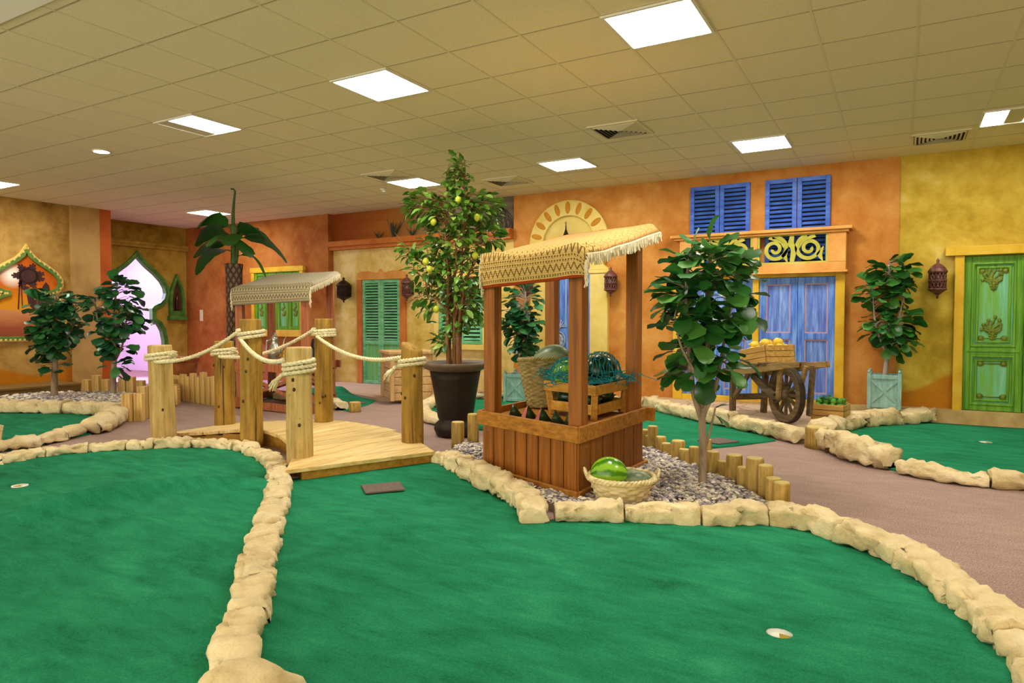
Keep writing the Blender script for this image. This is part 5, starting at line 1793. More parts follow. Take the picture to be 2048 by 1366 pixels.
# things on the far stall
M_silver = mat('silver_metal', ['9a9890', 'c4c2ba'], 12, rough=0.3, metal=0.8)
M_brass = mat('aged_brass', ['7a5a20', 'a8843a'], 12, rough=0.35, metal=0.7)
def pot_thing(name, label, cat, s_, t_, prof, m, spout=True, grp=None, h=0.3):
    p = P2(s_, t_, 0.581)
    t = thing(name, label, cat, p, 0.4, grp)
    MB().lathe(prof, 20).build('body', m, t, True)
    if spout:
        MB().tube([(0.07, 0, h * 0.35), (0.12, 0, h * 0.55), (0.135, 0, h * 0.8), (0.16, 0, h * 0.95)], [0.022, 0.016, 0.012, 0.009], 8).build('spout', m, t, True)
        MB().tube([(-0.05, 0, h * 0.85), (-0.12, 0, h * 0.8), (-0.13, 0, h * 0.5), (-0.07, 0, h * 0.3)], 0.01, 8).build('handle', m, t, True)
    return t
pot_thing('coffee_pot', 'tall silver coffee pot on the far market stall beside the tall bridge post', 'coffee pot', 0.6, 0.35, [(0.07, 0), (0.05, 0.05), (0.09, 0.14), (0.095, 0.2), (0.06, 0.28), (0.045, 0.34), (0.055, 0.36), (0.03, 0.4), (0.012, 0.43), (0.016, 0.45), (0, 0.46)], M_silver, True, None, 0.42)
pot_thing('brass_jug', 'round brass jug on the far market stall, seen between the bridge posts', 'jug', 0.42, 0.25, [(0.05, 0), (0.04, 0.02), (0.085, 0.09), (0.07, 0.15), (0.035, 0.19), (0.045, 0.22), (0, 0.222)], M_brass, True, None, 0.2)
pot_thing('brass_bowl', 'low brass bowl on the far market stall left of the brass jug', 'bowl', 0.66, 0.15, [(0.04, 0), (0.035, 0.02), (0.08, 0.05), (0.095, 0.09), (0.088, 0.09), (0.0, 0.04)], M_brass, False)
p = P2(0.12, 0.5, 0.581)
t = thing('table_lantern', 'black metal table lantern at the right end of the far market stall', 'lantern', p)
MB().lathe([(0.085, 0), (0.085, 0.03), (0.06, 0.04)], 8).lathe([(0.08, 0.24), (0.085, 0.25), (0.05, 0.3), (0.03, 0.32), (0.03, 0.34), (0.012, 0.37), (0.0, 0.38)], 8).build('cap', M_lant_b, t)
m = MB()
for k in range(8):
    m.bar((0.07 * cos(k * pi / 4), 0.07 * sin(k * pi / 4), 0.03), (0.07 * cos(k * pi / 4), 0.07 * sin(k * pi / 4), 0.25), 0.012, 0.012)
m.build('cage', M_lant_b, t)
MB().lathe([(0.058, 0.035), (0.058, 0.24)], 8).build('glass', mat('smoky_glass', ['39414a', '525c66'], 5, rough=0.15), t)
# ------------------------------------------------------------------ trees and plants
def leaf_mat(name, cols, rough=0.38, spec=0.5):
    t = NT(name)
    gi = t.n('ShaderNodeNewGeometry')
    n = len(cols)
    col = t.ramp(gi.outputs['Random Per Island'], [(i / (n - 1), C(c)) for i, c in enumerate(cols)])
    tr = t.t.nodes['Principled BSDF']
    t.put(tr.inputs['Base Color'], col)
    tr.inputs['Roughness'].default_value = rough
    tr.inputs['Specular IOR Level'].default_value = spec
    # light passes through the leaf a little
    tl = t.n('ShaderNodeBsdfTranslucent')
    t.put(tl.inputs[0], col)
    mx = t.n('ShaderNodeMixShader')
    mx.inputs[0].default_value = 0.18
    t.t.links.new(tr.outputs[0], mx.inputs[1])
    t.t.links.new(tl.outputs[0], mx.inputs[2])
    t.t.links.new(mx.outputs[0], t.t.nodes['Material Output'].inputs[0])
    return t.m
M_fig = leaf_mat('deep_green_fig_leaf', ['164416', '225a20', '32702c', '56923e'])
M_fig_c = leaf_mat('cool_green_fig_leaf', ['123c24', '1e5430', '2c6a3a', '46884a'])
M_lemon_leaf = leaf_mat('lemon_tree_leaf', ['28500f', '43741e', '679632', '9cba58'], 0.35)
M_banana = leaf_mat('banana_leaf', ['16400e', '225212', '2f6418'], 0.45)
M_bark = mat('grey_brown_bark', ['6e5a44', '94806a', 'a89680'], 8, 5, (3, 3, 0.6), rough=0.8, bump=0.3)
M_bark_r = mat('brown_cane_bark', ['5a3a20', '855a36', '9c7048'], 8, 5, (3, 3, 0.6), rough=0.8, bump=0.3)
M_bark_p = mat('pale_stem_bark', ['9a8a84', 'b8aaa4'], 8, 5, rough=0.8)

SH = {'oval': ((0, .08), (0.15, .55), (0.38, .98), (0.62, .9), (0.84, .5), (1, .03)),
      'fiddle': ((0, .1), (0.14, .5), (0.32, .72), (0.5, .82), (0.72, 1.0), (0.9, .72), (1, .12)),
      'lance': ((0, .06), (0.25, .8), (0.55, .95), (0.8, .55), (1, .02))}
def leaf(m, p, d, up, L, W, curl, fold, shape='oval', wav=0.0, seed=0):
    d = d.normalized()
    s = d.cross(up)
    if s.length < 1e-4:
        s = d.cross(Vector((1, 0, 0)))
    s.normalize()
    n = s.cross(d).normalized()
    st = SH[shape]
    vs = []
    for i, (u, w) in enumerate(st):
        a = curl * u
        q = p + d * (L * (sin(a) / curl if abs(curl) > 1e-3 else u)) - n * (L * ((1 - cos(a)) / curl if abs(curl) > 1e-3 else 0))
        nn = n * cos(a) + d * sin(a)
        ww = W / 2 * w
        r = wav * L * sin(i * 2.1 + seed)
        vs += [q - s * ww + nn * (ww * fold + r), q, q + s * ww + nn * (ww * fold - r)]
    fs = []
    for i in range(len(st) - 1):
        k = 3 * i
        fs += [(k, k + 1, k + 4, k + 3), (k + 1, k + 2, k + 5, k + 4)]
    m.add(vs, fs)

def crown(leafmb, twigmb, rg, stems, blobs, n, L, shape, asp=0.6, droop=0.5, size_var=0.3, twig=0.003, fold=0.25, wav=0.03, edge=0.35, bias=None):
    """blobs: (centre, radii, weight); leaves sit on the outer part of each blob and face outwards"""
    tot = sum(b[2] for b in blobs)
    for k in range(n):
        x = rg.uniform(0, tot)
        for c, r, w in blobs:
            x -= w
            if x <= 0:
                break
        c = Vector(c)
        v = Vector((rg.gauss(0, 1), rg.gauss(0, 1), rg.gauss(0, 1))).normalized()
        f = (edge + (1 - edge) * rg.random()) ** 0.7
        p = c + Vector((v.x * r[0] * f, v.y * r[1] * f, v.z * r[2] * f))
        # nearest stem point, a bit lower
        best, bd = None, 1e9
        for st in stems:
            for q in st:
                dd = (q - p).length + max(0, q.z - p.z + 0.03) * 2
                if dd < bd:
                    bd, best = dd, q
        out = (p - best)
        out.z *= 0.3
        if out.length < 1e-3:
            out = v
        out.normalize()
        d = (out + v * 0.7 + Vector((rg.gauss(0, .35), rg.gauss(0, .35), rg.gauss(0, .3) - droop * rg.random())))
        ll = L * (1 + size_var * rg.uniform(-1, 1))
        up = Vector((rg.gauss(0, .35), rg.gauss(0, .35), 1))
        leaf(leafmb, p, d, up, ll, ll * asp * rg.uniform(0.85, 1.15), rg.uniform(0.1, 1.0), fold * rg.uniform(0.3, 1.3), shape, wav, k)
        if twig and (k % 2 == 0 or bd < 0.15):
            mid = best.lerp(p, 0.5) + Vector((0, 0, 0.15 * bd))
            twigmb.tube([best, mid, p], [twig * 1.5, twig, twig * 0.7], 4, False)

def stem(pts, step=0.04):
    return smooth_path(pts, step)

def fig_tree(name, label, loc, trunk_defs, blobs, n, L, lm, bm_, seed, asp=0.75, pot=None, group=None, sprigs=(), cat='tree', ymax=None):
    rg = random.Random(seed)
    t = thing(name, label, cat, loc, 0, group)
    tm, lf, tw = MB(), MB(), MB()
    stems = []
    for pts, r0, r1 in trunk_defs:
        P = stem(pts)
        N = len(P)
        tm.tube(P, [r0 + (r1 - r0) * i / (N - 1) for i in range(N)], 9)
        stems.append(P)
    crown(lf, tw, rg, stems, blobs, n, L, 'fiddle', asp)
    if ymax is not None:
        lf.v = [(q[0], min(q[1], ymax - 0.002 * (i % 7)), q[2]) for i, q in enumerate(lf.v)]
        tw.v = [(q[0], min(q[1], ymax), q[2]) for q in tw.v]
    for (p, d, ll) in sprigs:
        leaf(lf, Vector(p), Vector(d), Vector((0, 0, 1)), ll, ll * asp, 0.5, 0.2, 'fiddle', 0.02)
    tm.v += [tuple(v) for v in tw.v] if False else []
    o = len(tm.v)
    tm.v += tw.v
    tm.f += [tuple(i + o for i in f) for f in tw.f]
    tm.build('trunk', bm_, t, True)
    lf.build('foliage', lm, t, True)
    return t

# small fig tree right of the stall (largest, nearest)
fx, fy = -1.17, 4.68
V = Vector
rt = V((0.868, 0.496, 0))     # across the view from the visitors' path
fw = V((-0.496, 0.868, 0))
def L3(a, z, b=0.0):
    return rt * a + fw * b + V((0, 0, z))
fig_tree('fig_tree', 'nearest fiddle-leaf fig tree, growing from the gravel right of the market stall', (fx, fy, 0.05),
         [([L3(0, 0), L3(0.005, 0.2), L3(0.0, 0.4), L3(-0.01, 0.55)], 0.03, 0.024),
          ([L3(-0.01, 0.5), L3(-0.07, 0.7), L3(-0.1, 1.0), L3(-0.12, 1.35), L3(-0.1, 1.6)], 0.022, 0.009),
          ([L3(0.0, 0.5), L3(0.02, 0.75), L3(0.03, 1.0), L3(0.02, 1.3), L3(0.05, 1.62)], 0.022, 0.009),
          ([L3(0.01, 0.52), L3(0.09, 0.72), L3(0.13, 0.95), L3(0.19, 1.2, 0.05), L3(0.24, 1.45, 0.05)], 0.015, 0.006),
          ([L3(0.0, 0.22), L3(0.05, 0.4), L3(0.085, 0.56)], 0.013, 0.006),
          ([L3(0, 0.55), L3(-0.05, 0.75, -0.08), L3(-0.18, 1.0, -0.1), L3(-0.22, 1.2, -0.1)], 0.014, 0.006)],
         [(L3(0.02, 1.54), (0.22, 0.2, 0.17), 3.0), (L3(-0.08, 1.3), (0.18, 0.18, 0.24), 2.6), (L3(0.13, 1.35), (0.17, 0.18, 0.24), 2.6), (L3(-0.07, 1.03), (0.18, 0.18, 0.22), 2.3), (L3(0.1, 1.03), (0.17, 0.18, 0.22), 2.3), (L3(0.0, 0.82), (0.22, 0.18, 0.08), 1.3)],
         300, 0.165, M_fig, M_bark, 12, 0.75,
         sprigs=[(L3(0.085, 0.56), L3(0.1, 0.05), 0.1), (L3(0.075, 0.52), L3(0.08, -0.06), 0.09), (L3(0.1, 0.5), L3(0.1, -0.06, -0.05), 0.11), (L3(-0.2, 0.78), L3(-0.1, 0.0), 0.12), (L3(-0.22, 1.28), L3(-0.08, -0.1), 0.15), (L3(-0.18, 1.6), L3(-0.1, 0.06), 0.14)])

# two fig trees at far left
fig_tree('fig_tree', 'fig tree at far left in front of the camel mural', (-10.85, 5.35, 0.05),
         [([V((0, 0, 0)), V((0.02, 0, 0.35)), V((0, 0.02, 0.6)), V((0.03, 0, 1.0)), V((0, 0.05, 1.5))], 0.05, 0.015), ([V((0, 0.02, 0.55)), V((-0.1, -0.1, 0.9)), V((-0.1, -0.15, 1.3))], 0.025, 0.01), ([V((0, 0.02, 0.6)), V((0.1, 0.2, 1.0)), V((0.05, 0.3, 1.35))], 0.02, 0.01)],
         [(L3(-0.03, 1.4), (0.22, 0.22, 0.22), 2), (L3(0.05, 1.08), (0.28, 0.28, 0.28), 4), (L3(-0.05, 0.85), (0.22, 0.22, 0.25), 2.5), (L3(0.3, 1.38), (0.1, 0.1, 0.12), 0.5), (L3(0.02, 0.5), (0.14, 0.14, 0.12), 0.3)],
         330, 0.155, M_fig_c, M_bark, 31, 0.8, group=None)
fig_tree('fig_tree', 'fig tree at left beside the bright lilac doorway', (-10.02, 5.74, 0.05),
         [([V((0, 0, 0)), V((0.01, 0, 0.35)), V((0.02, 0.02, 0.7)), V((0.0, 0, 1.1)), V((0.05, 0.05, 1.6))], 0.045, 0.014), ([V((0, 0.02, 0.6)), V((-0.12, -0.1, 1.0)), V((-0.15, -0.15, 1.4))], 0.022, 0.009), ([V((0, 0, 0.5)), V((0.12, 0.08, 0.8)), V((0.2, 0.1, 1.2))], 0.02, 0.008)],
         [(L3(0.12, 1.55), (0.2, 0.2, 0.2), 2), (L3(0.1, 1.2), (0.3, 0.28, 0.25), 3), (L3(0.03, 0.85), (0.22, 0.22, 0.25), 2), (L3(-0.25, 1.4), (0.12, 0.12, 0.22), 1), (L3(0.3, 1.15), (0.12, 0.12, 0.2), 0.8), (L3(0.05, 0.45), (0.16, 0.14, 0.14), 0.6)],
         260, 0.16, M_fig_c, M_bark, 32, 0.8)

# versailles planters with fig trees
M_plant = mat('pale_blue_planter_paint', ['6d948e', '86aba4', '9cbcb4'], 6, 5, (4, 4, 1), rough=0.6, bump=0.1)
def planter_tree(label, loc, rz, w, h, defs, blobs, n, L, lm, bm_, seed):
    t = fig_tree('potted_fig_tree', label, loc, defs, blobs, n, L, lm, bm_, seed, 0.8, ymax=9.46 - loc[1])
    box = bpy.data.objects.new('planter_box', None)
    hw = w / 2
    m = MB()
    for sx, sy, dx, dy in ((0, -1, 1, 0), (0, 1, 1, 0), (-1, 0, 0, 1), (1, 0, 0, 1)):
        c = V((sx * hw * 0.9, sy * hw * 0.9, 0))
        a, b = c - V((dx, dy, 0)) * hw * 0.92, c + V((dx, dy, 0)) * hw * 0.92
        m.bar(a + V((0, 0, h / 2)), b + V((0, 0, h / 2)), 0.02, h * 0.96)
    m.b2((-hw * 0.9, -hw * 0.9, h * 0.85), (hw * 0.9, hw * 0.9, h * 0.9))
    bx = m.build('planter_box', M_plant, t, rz=rz, bevel=0.003)
    m = MB()
    for sx, sy, dx, dy in ((0, -1, 1, 0), (0, 1, 1, 0), (-1, 0, 0, 1), (1, 0, 0, 1)):
        c = V((sx * hw * 0.97, sy * hw * 0.97, 0))
        a, b = c - V((dx, dy, 0)) * hw * 0.9, c + V((dx, dy, 0)) * hw * 0.9
        for z in (0.04, h - 0.035):
            m.bar(a + V((0, 0, z)), b + V((0, 0, z)), 0.02, 0.045)
        e = 0.08
        m.bar(a + V((0, 0, 0.06)), b + V((0, 0, h - 0.06)), 0.014, 0.03)
        m.bar(b + V((0, 0, 0.06)), a + V((0, 0, h - 0.06)), 0.016, 0.03)
    m.build('cross_battens', M_plant, bx, bevel=0.003)
    for sx in (-1, 1):
        for sy in (-1, 1):
            m = MB()
            m.b2((sx * hw * 0.95 - 0.02, sy * hw * 0.95 - 0.02, 0), (sx * hw * 0.95 + 0.02, sy * hw * 0.95 + 0.02, h + 0.01))
            m.ell((sx * hw * 0.95, sy * hw * 0.95, h + 0.03), (0.018, 0.018, 0.02), 10, 8)
            m.build('corner_post', M_plant, bx, bevel=0.002)
    bpy.data.objects.remove(box)
    return t
planter_tree('fig tree in a pale blue crossed planter box beside the right-hand copper lantern', (-0.16, 9.22, 0.165), 0.0, 0.33, 0.41,
             [([V((0, 0, 0.35)), V((0.02, 0, 0.6)), V((0.03, 0, 0.9)), V((0.06, 0, 1.3)), V((0.02, 0, 1.7))], 0.028, 0.01), ([V((0.02, 0, 0.6)), V((0.1, -0.05, 0.9)), V((0.18, -0.06, 1.3))], 0.016, 0.008), ([V((0.01, 0, 0.65)), V((-0.1, -0.08, 1.0)), V((-0.14, -0.06, 1.4))], 0.014, 0.007)],
             [(V((0.06, -0.02, 1.6)), (0.2, 0.18, 0.2), 2), (V((0.0, -0.02, 1.35)), (0.26, 0.2, 0.25), 3), (V((0.04, -0.02, 1.0)), (0.26, 0.2, 0.22), 3), (V((0.1, -0.04, 0.8)), (0.18, 0.16, 0.12), 1)],
             250, 0.145, M_fig, M_bark_p, 51)
planter_tree('fig tree in a pale blue planter box seen through the market stall', (-4.85, 8.72, 0.015), 0.05, 0.34, 0.42,
             [([V((0, 0, 0.35)), V((0.02, 0, 0.7)), V((0.0, 0, 1.1)), V((0.1, 0, 1.5))], 0.026, 0.01), ([V((0.01, 0, 0.65)), V((0.12, 0, 0.9)), V((0.16, 0, 1.3))], 0.014, 0.007)],
             [(V((0.04, -0.04, 1.45)), (0.22, 0.2, 0.3), 2), (V((0.05, -0.04, 1.1)), (0.24, 0.2, 0.25), 2.5), (V((0.08, -0.04, 0.8)), (0.16, 0.16, 0.15), 1)],
             260, 0.15, M_fig_c, M_bark_p, 52)

# lemon tree in the big dark pot
lx, ly = -4.03, 5.86
t = thing('potted_lemon_tree', 'tall lemon tree with small yellow fruit in a big dark wide-rimmed pot', 'tree', (lx, ly, 0.0))
M_pot = mat('dark_bronze_pot', ['140d07', '22180e', '2c2014'], 5, 5, rough=0.5, bump=0.1)
M_pot_rim = mat('grey_brown_pot_rim', ['584838', '6e5c4a'], 6, 5, rough=0.5)
MB().lathe([(0.14, 0.0), (0.2, 0.02), (0.225, 0.08), (0.215, 0.13), (0.17, 0.17), (0.185, 0.2), (0.215, 0.4), (0.25, 0.6), (0.268, 0.69), (0.25, 0.69), (0.23, 0.66), (0, 0.66)], 40).build('pot', M_pot, t, True)
pt_ = [x for x in bpy.data.objects if x.parent == t][0]
MB().lathe([(0.265, 0.685), (0.345, 0.725), (0.36, 0.755), (0.352, 0.775), (0.3, 0.77), (0.255, 0.72), (0.25, 0.69)], 40).build('rim', M_pot_rim, pt_, True)
MB().lathe([(0.26, 0.7), (0.15, 0.735), (0.0, 0.75)], 24).build('soil', mat('dark_soil', ['3a2a1c', '56442e'], 30, rough=0.9, bump=0.4), pt_, True)
rg = random.Random(8)
tm, lf, tw = MB(), MB(), MB()
stems = []
for k in range(8):
    a = 2 * pi * k / 8 + 0.3
    r = 0.03 + 0.05 * (k % 3) / 2
    sp = rg.uniform(0.04, 0.26)
    tp = rg.uniform(1.7, 2.75) if k else 2.8
    P = stem([V((r * cos(a), r * sin(a), 0.7)), V((r * 1.2 * cos(a), r * 1.2 * sin(a), 1.1)), V((sp * 0.7 * cos(a + .3), sp * 0.7 * sin(a + .3), 1.6)), V((sp * 1.2 * cos(a + .4), sp * 1.2 * sin(a + .4), tp))])
    tm.tube(P, [0.02 - 0.014 * i / (len(P) - 1) for i in range(len(P))], 8)
    stems.append(P)
for k in range(26):
    s = rg.choice(stems)
    i = rg.randint(len(s) // 3, len(s) - 2)
    a = rg.uniform(0, 6.28)
    ln = rg.uniform(0.2, 0.5) * (1.0 if s[i].z < 2.4 else 0.55)
    P = stem([s[i], s[i] + V((cos(a) * ln * 0.5, sin(a) * ln * 0.5, 0.12)), s[i] + V((cos(a) * ln, sin(a) * ln, 0.12 + rg.uniform(-.08, .14)))])
    tm.tube(P, [0.007 - 0.004 * i_ / (len(P) - 1) for i_ in range(len(P))], 6)
    stems.append(P)
blobs = [(L3(0.03, 2.66), (0.13, 0.13, 0.24), 2.2), (L3(0.0, 2.3), (0.3, 0.28, 0.22), 4), (L3(-0.32, 2.38), (0.2, 0.2, 0.2), 2.2), (L3(0.28, 2.36), (0.2, 0.2, 0.2), 2.2), (L3(0.0, 1.98), (0.36, 0.3, 0.22), 4), (L3(0.36, 2.08), (0.12, 0.12, 0.12), 0.9),
         (L3(-0.3, 1.75), (0.22, 0.2, 0.2), 1.8), (L3(0.06, 1.65), (0.3, 0.26, 0.25), 3.6), (L3(0.1, 1.35), (0.2, 0.2, 0.22), 2.2), (L3(-0.28, 1.42), (0.16, 0.16, 0.16), 0.9), (L3(-0.05, 1.15), (0.16, 0.16, 0.12), 0.6), (L3(-0.15, 0.98), (0.1, 0.1, 0.1), 0.3), (L3(-0.47, 1.92), (0.1, 0.1, 0.1), 0.5)]
crown(lf, tw, rg, stems, blobs, 1700, 0.1, 'oval', 0.52, 0.6, 0.3, 0.0022, 0.3, 0.02, 0.3)
o = len(tm.v)
tm.v += tw.v
tm.f += [tuple(i + o for i in f) for f in tw.f]
tm.build('stems', M_bark_r, t, True)
lf.build('foliage', M_lemon_leaf, t, True)
M_lem = mat('lemon_yellow', ['a2a82a', 'bcc03a'], 20, rough=0.4, bump=0.1)
for (a, z, b) in ((-0.2, 2.2, -0.2), (0.24, 2.24, -0.22), (-0.28, 1.8, -0.2), (-0.24, 1.72, -0.22), (0.22, 1.86, -0.2), (-0.18, 1.32, -0.16), (0.05, 2.42, -0.2)):
    MB().lathe([(0.0, -0.042), (0.012, -0.036), (0.028, -0.02), (0.033, 0.0), (0.027, 0.022), (0.01, 0.036), (0.0, 0.04)], 14, L3(a, z, b)).build('lemon', M_lem, t, True)

# banana palm
px_, py_ = -8.5, 6.66
t = thing('banana_palm', 'banana palm with drooping paddle leaves and a scaly dark trunk under the ceiling', 'palm', (px_, py_, 0.0))
M_ptrunk = None
def scale_mat():
    n = NT('scaly_palm_trunk')
    v = n.coord('Object')
    s = n.sep(v)
    a = n.math('MULTIPLY', n.math('ARCTAN2', s[1], s[0]), 2.2)
    d1 = n.math('ABSOLUTE', n.math('SINE', n.math('ADD', n.math('MULTIPLY', s[2], 22.0), n.math('MULTIPLY', a, 2.0))))
    d2 = n.math('ABSOLUTE', n.math('SINE', n.math('SUBTRACT', n.math('MULTIPLY', s[2], 22.0), n.math('MULTIPLY', a, 2.0))))
    h = n.math('MINIMUM', d1, d2)
    col = n.ramp(h, [(0.0, C('2e1c16')), (0.35, C('55402f')), (1.0, C('7a6250'))])
    n.bump(h, 0.8, 0.02)
    return n.done(col, 0.8, 0.2)
MB().lathe([(0.17, 0.0), (0.14, 0.1), (0.115, 0.5), (0.11, 1.4), (0.118, 1.9), (0.13, 2.02), (0.12, 2.03), (0, 2.03)], 24).build('trunk', scale_mat(), t, True)
m = MB()
m.tube(stem([V((0, 0, 1.98)), V((0.01, 0, 2.3)), V((0.0, 0, 2.6))]), [0.045 - 0.0] * len(stem([V((0, 0, 1.98)), V((0.01, 0, 2.3)), V((0.0, 0, 2.6))])), 10)
m.tube(stem([L3(0.02, 1.98), L3(0.05, 2.2), L3(0.06, 2.4)]), 0.025, 8)
sp = stem([L3(0, 2.5), L3(-0.0, 2.75), L3(0.015, 2.95), L3(0.03, 3.1), L3(-0.03, 3.12)])
m.tube(sp, [0.03 - 0.018 * i / (len(sp) - 1) for i in range(len(sp))], 8)
m.build('stalk', mat('green_banana_stalk', ['2a4214', '4a6428'], 8, rough=0.5), t, True)
m = MB()
def paddle(base, d, L, W, droop, roll=0.0):
    d = d.normalized()
    s = d.cross(V((0, 0, 1))).normalized()
    s = (Matrix.Rotation(roll, 3, d) @ s)
    N = 12
    vs = []
    p = V(base)
    for i in range(N + 1):
        u = i / N
        dd = (d + V((0, 0, -droop * u * u * 1.6 - droop * 0.25 * u))).normalized()
        if i:
            p = p + dd * (L / N)
        if u < 0.18:
            w = 0.014
        else:
            k = (u - 0.18) / 0.82
            w = W / 2 * (sin(pi * min(1, k * 0.86 + 0.1)) ** 0.6) * (1 if k < 0.93 else 0.6)
        n = s.cross(dd).normalized()
        jag = 0.92 + 0.08 * sin(i * 2.3)
        vs += [p - s * w * jag - n * 0.12 * w, p + n * 0.012, p + s * w * (1.84 - jag) - n * 0.12 * w]
    fs = []
    for i in range(N):
        k = 3 * i
        fs += [(k, k + 1, k + 4, k + 3), (k + 1, k + 2, k + 5, k + 4)]
    m.add(vs, fs)
for a, up_, b, z, L, W, dr, ro in ((-1.0, 1.15, -0.2, 2.5, 0.62, 0.24, 1.0, 0.9), (-1.0, 0.6, 0.1, 2.42, 0.7, 0.24, 1.05, 0.7), (1.0, 0.62, -0.2, 2.42, 0.72, 0.3, 1.05, -0.7), (1.0, 0.35, 0.3, 2.38, 0.9, 0.22, 1.2, -0.5), (-1.0, 0.25, -0.3, 2.3, 0.62, 0.22, 0.9, 0.4), (-1.0, 0.35, 0.3, 2.2, 0.85, 0.18, 1.3, 0.3),
                           (0.75, 0.5, -0.8, 2.3, 0.62, 0.26, 1.3, -0.5), (1.0, 0.5, 0.0, 2.12, 0.66, 0.12, 1.9, -0.3), (0.3, 0.7, -1.0, 2.35, 0.55, 0.24, 1.2, 0.2), (-0.5, 0.6, -0.8, 2.35, 0.5, 0.22, 1.2, 0.3), (0.2, 0.9, 0.8, 2.4, 0.7, 0.24, 0.9, 0.0)):
    paddle(L3(0, z), rt * a + fw * b + V((0, 0, up_)), L, W * 1.45, dr, ro)
o = m.build('leaves', M_banana, t, True)

# terracotta pot near the left wall
t = thing('terracotta_pot', 'large terracotta pot standing behind the plank fence below the pointed niche', 'pot', (-11.05, 7.55, 0.0))
M_tp = mat('brown_terracotta', ['6e3a14', '90521f', 'a0622c'], 6, 5, rough=0.75)
MB().lathe([(0.16, 0), (0.19, 0.1), (0.24, 0.3), (0.262, 0.48), (0.255, 0.5), (0.23, 0.5), (0.2, 0.42), (0, 0.42)], 32).build('body', M_tp, t, True)
MB().lathe([(0.262, 0.46), (0.285, 0.47), (0.29, 0.52), (0.28, 0.545), (0.255, 0.54), (0.245, 0.5)], 32).build('rim', M_tp, t, True)

# ------------------------------------------------------------------ wooden cart with lemons, crate of limes
M_cart = wood('weathered_grey_brown_wood', '4a3a26', '7a6444', 'x', 5, rand=0.25, mid='62503a')
M_cart_l = wood('weathered_beam_wood', '7a5c34', 'aa8a56', 'x', 5, rand=0.15)
M_iron = mat('rusty_dark_iron', ['2c2420', '4a3c34'], 15, rough=0.6, metal=0.4)
cx_, cy_ = -1.30, 8.10
ang = atan2(-0.77, 0.64)
t = thing('wooden_cart', 'old wooden wheelbarrow cart with one spoked wheel, before the blue double doors', 'cart', (cx_, cy_, 0.1), ang)
CART = t
def zr(x):
    return 0.47 + 0.15 * (x + 0.5)
for sy in (-1, 1):
    P = [V((-0.62, sy * 0.24, zr(-0.62))), V((0.3, sy * 0.21, zr(0.3))), V((0.62, sy * 0.18, zr(0.62))), V((0.82, sy * 0.17, zr(0.82) - 0.005))]
    m = MB()
    for a, b in zip(P, P[1:]):
        m.bar(a, b + (b - a).normalized() * 0.01, 0.055, 0.075 if b is not P[-1] else 0.06)
    m.build('side_rail', M_cart_l, t, bevel=0.006)
for k in range(7):
    x = -0.5 + 0.135 * k
    MB().bar((x, -0.27, zr(x) + 0.05), (x, 0.27, zr(x) + 0.05), 0.12, 0.022).build('deck_board', M_cart, t, bevel=0.003)
for sy in (-1, 1):
    MB().bar((-0.42, sy * 0.2, 0.0), (-0.4, sy * 0.21, zr(-0.4)), 0.06, 0.06, (1, 0, 0)).build('leg', M_cart, t, bevel=0.005)
    m = MB().bar((-0.38, sy * 0.2, 0.2), (-0.05, sy * 0.2, zr(-0.05) - 0.03), 0.04, 0.05)
    m.build('brace', M_cart, t, bevel=0.004)
    m = MB()
    b_ = [V((-0.1, sy * 0.13, zr(-0.1) - 0.04)), V((0.1, sy * 0.12, 0.38)), V((0.28, sy * 0.11, 0.3)), V((0.42, sy * 0.11, 0.29))]
    for a, b in zip(b_, b_[1:]):
        m.bar(a, b + (b - a).normalized() * 0.012, 0.035, 0.085)
    m.build('wheel_bracket', M_cart, t, bevel=0.006)
    MB().bar((0.4, sy * 0.115, 0.27), (0.5, sy * 0.15, zr(0.5)), 0.035, 0.055, (1, 0, 0)).build('upright', M_cart_l, t, bevel=0.005)
    MB().bar((0.56, sy * 0.15, 0.1), (0.6, sy * 0.16, zr(0.6)), 0.04, 0.06, (1, 0, 0)).build('stay', M_cart, t, bevel=0.004) if sy > 0 else None
MB().bar((-0.41, -0.22, 0.2), (-0.41, 0.22, 0.2), 0.045, 0.07).build('leg_crossbar', M_cart, t, bevel=0.004)
MB().bar((-0.4, -0.0, 0.21), (0.1, 0.0, 0.27), 0.08, 0.05).build('keel', M_cart, t, bevel=0.004)
wh = bpy.data.objects.new('wheel', None)
bpy.data.objects.remove(wh)
wc = V((0.37, 0.0, 0.31))
def yring(r0, r1, hw, n=40):
    a = [(wc.x + r1 * cos(2 * pi * k / n), wc.z + r1 * sin(2 * pi * k / n)) for k in range(n)]
    b = [(wc.x + r0 * cos(2 * pi * k / n), wc.z + r0 * sin(2 * pi * k / n)) for k in range(n)]
    return MB().ring(a, b, -hw, hw, 'y')
wheel = yring(0.225, 0.3, 0.034).build('wheel', M_cart, t, bevel=0.005)
yring(0.3, 0.31, 0.03).build('iron_tyre', M_iron, wheel)
for k in range(12):
    a = 2 * pi * k / 12
    MB().bar(wc + V((0.04 * cos(a), 0, 0.04 * sin(a))), wc + V((0.235 * cos(a), 0, 0.235 * sin(a))), 0.03, 0.024, (0, 1, 0)).build('spoke', M_cart, wheel)
R = Matrix.Rotation(radians(90), 3, 'X')
MB().lathe([(0.03, -0.1), (0.045, -0.07), (0.062, -0.05), (0.062, 0.05), (0.045, 0.07), (0.03, 0.1)], 16, wc, R=R).build('hub', M_cart, wheel, True)
MB().lathe([(0.014, -0.15), (0.014, 0.15)], 10, wc, R=R).build('axle', M_iron, wheel)

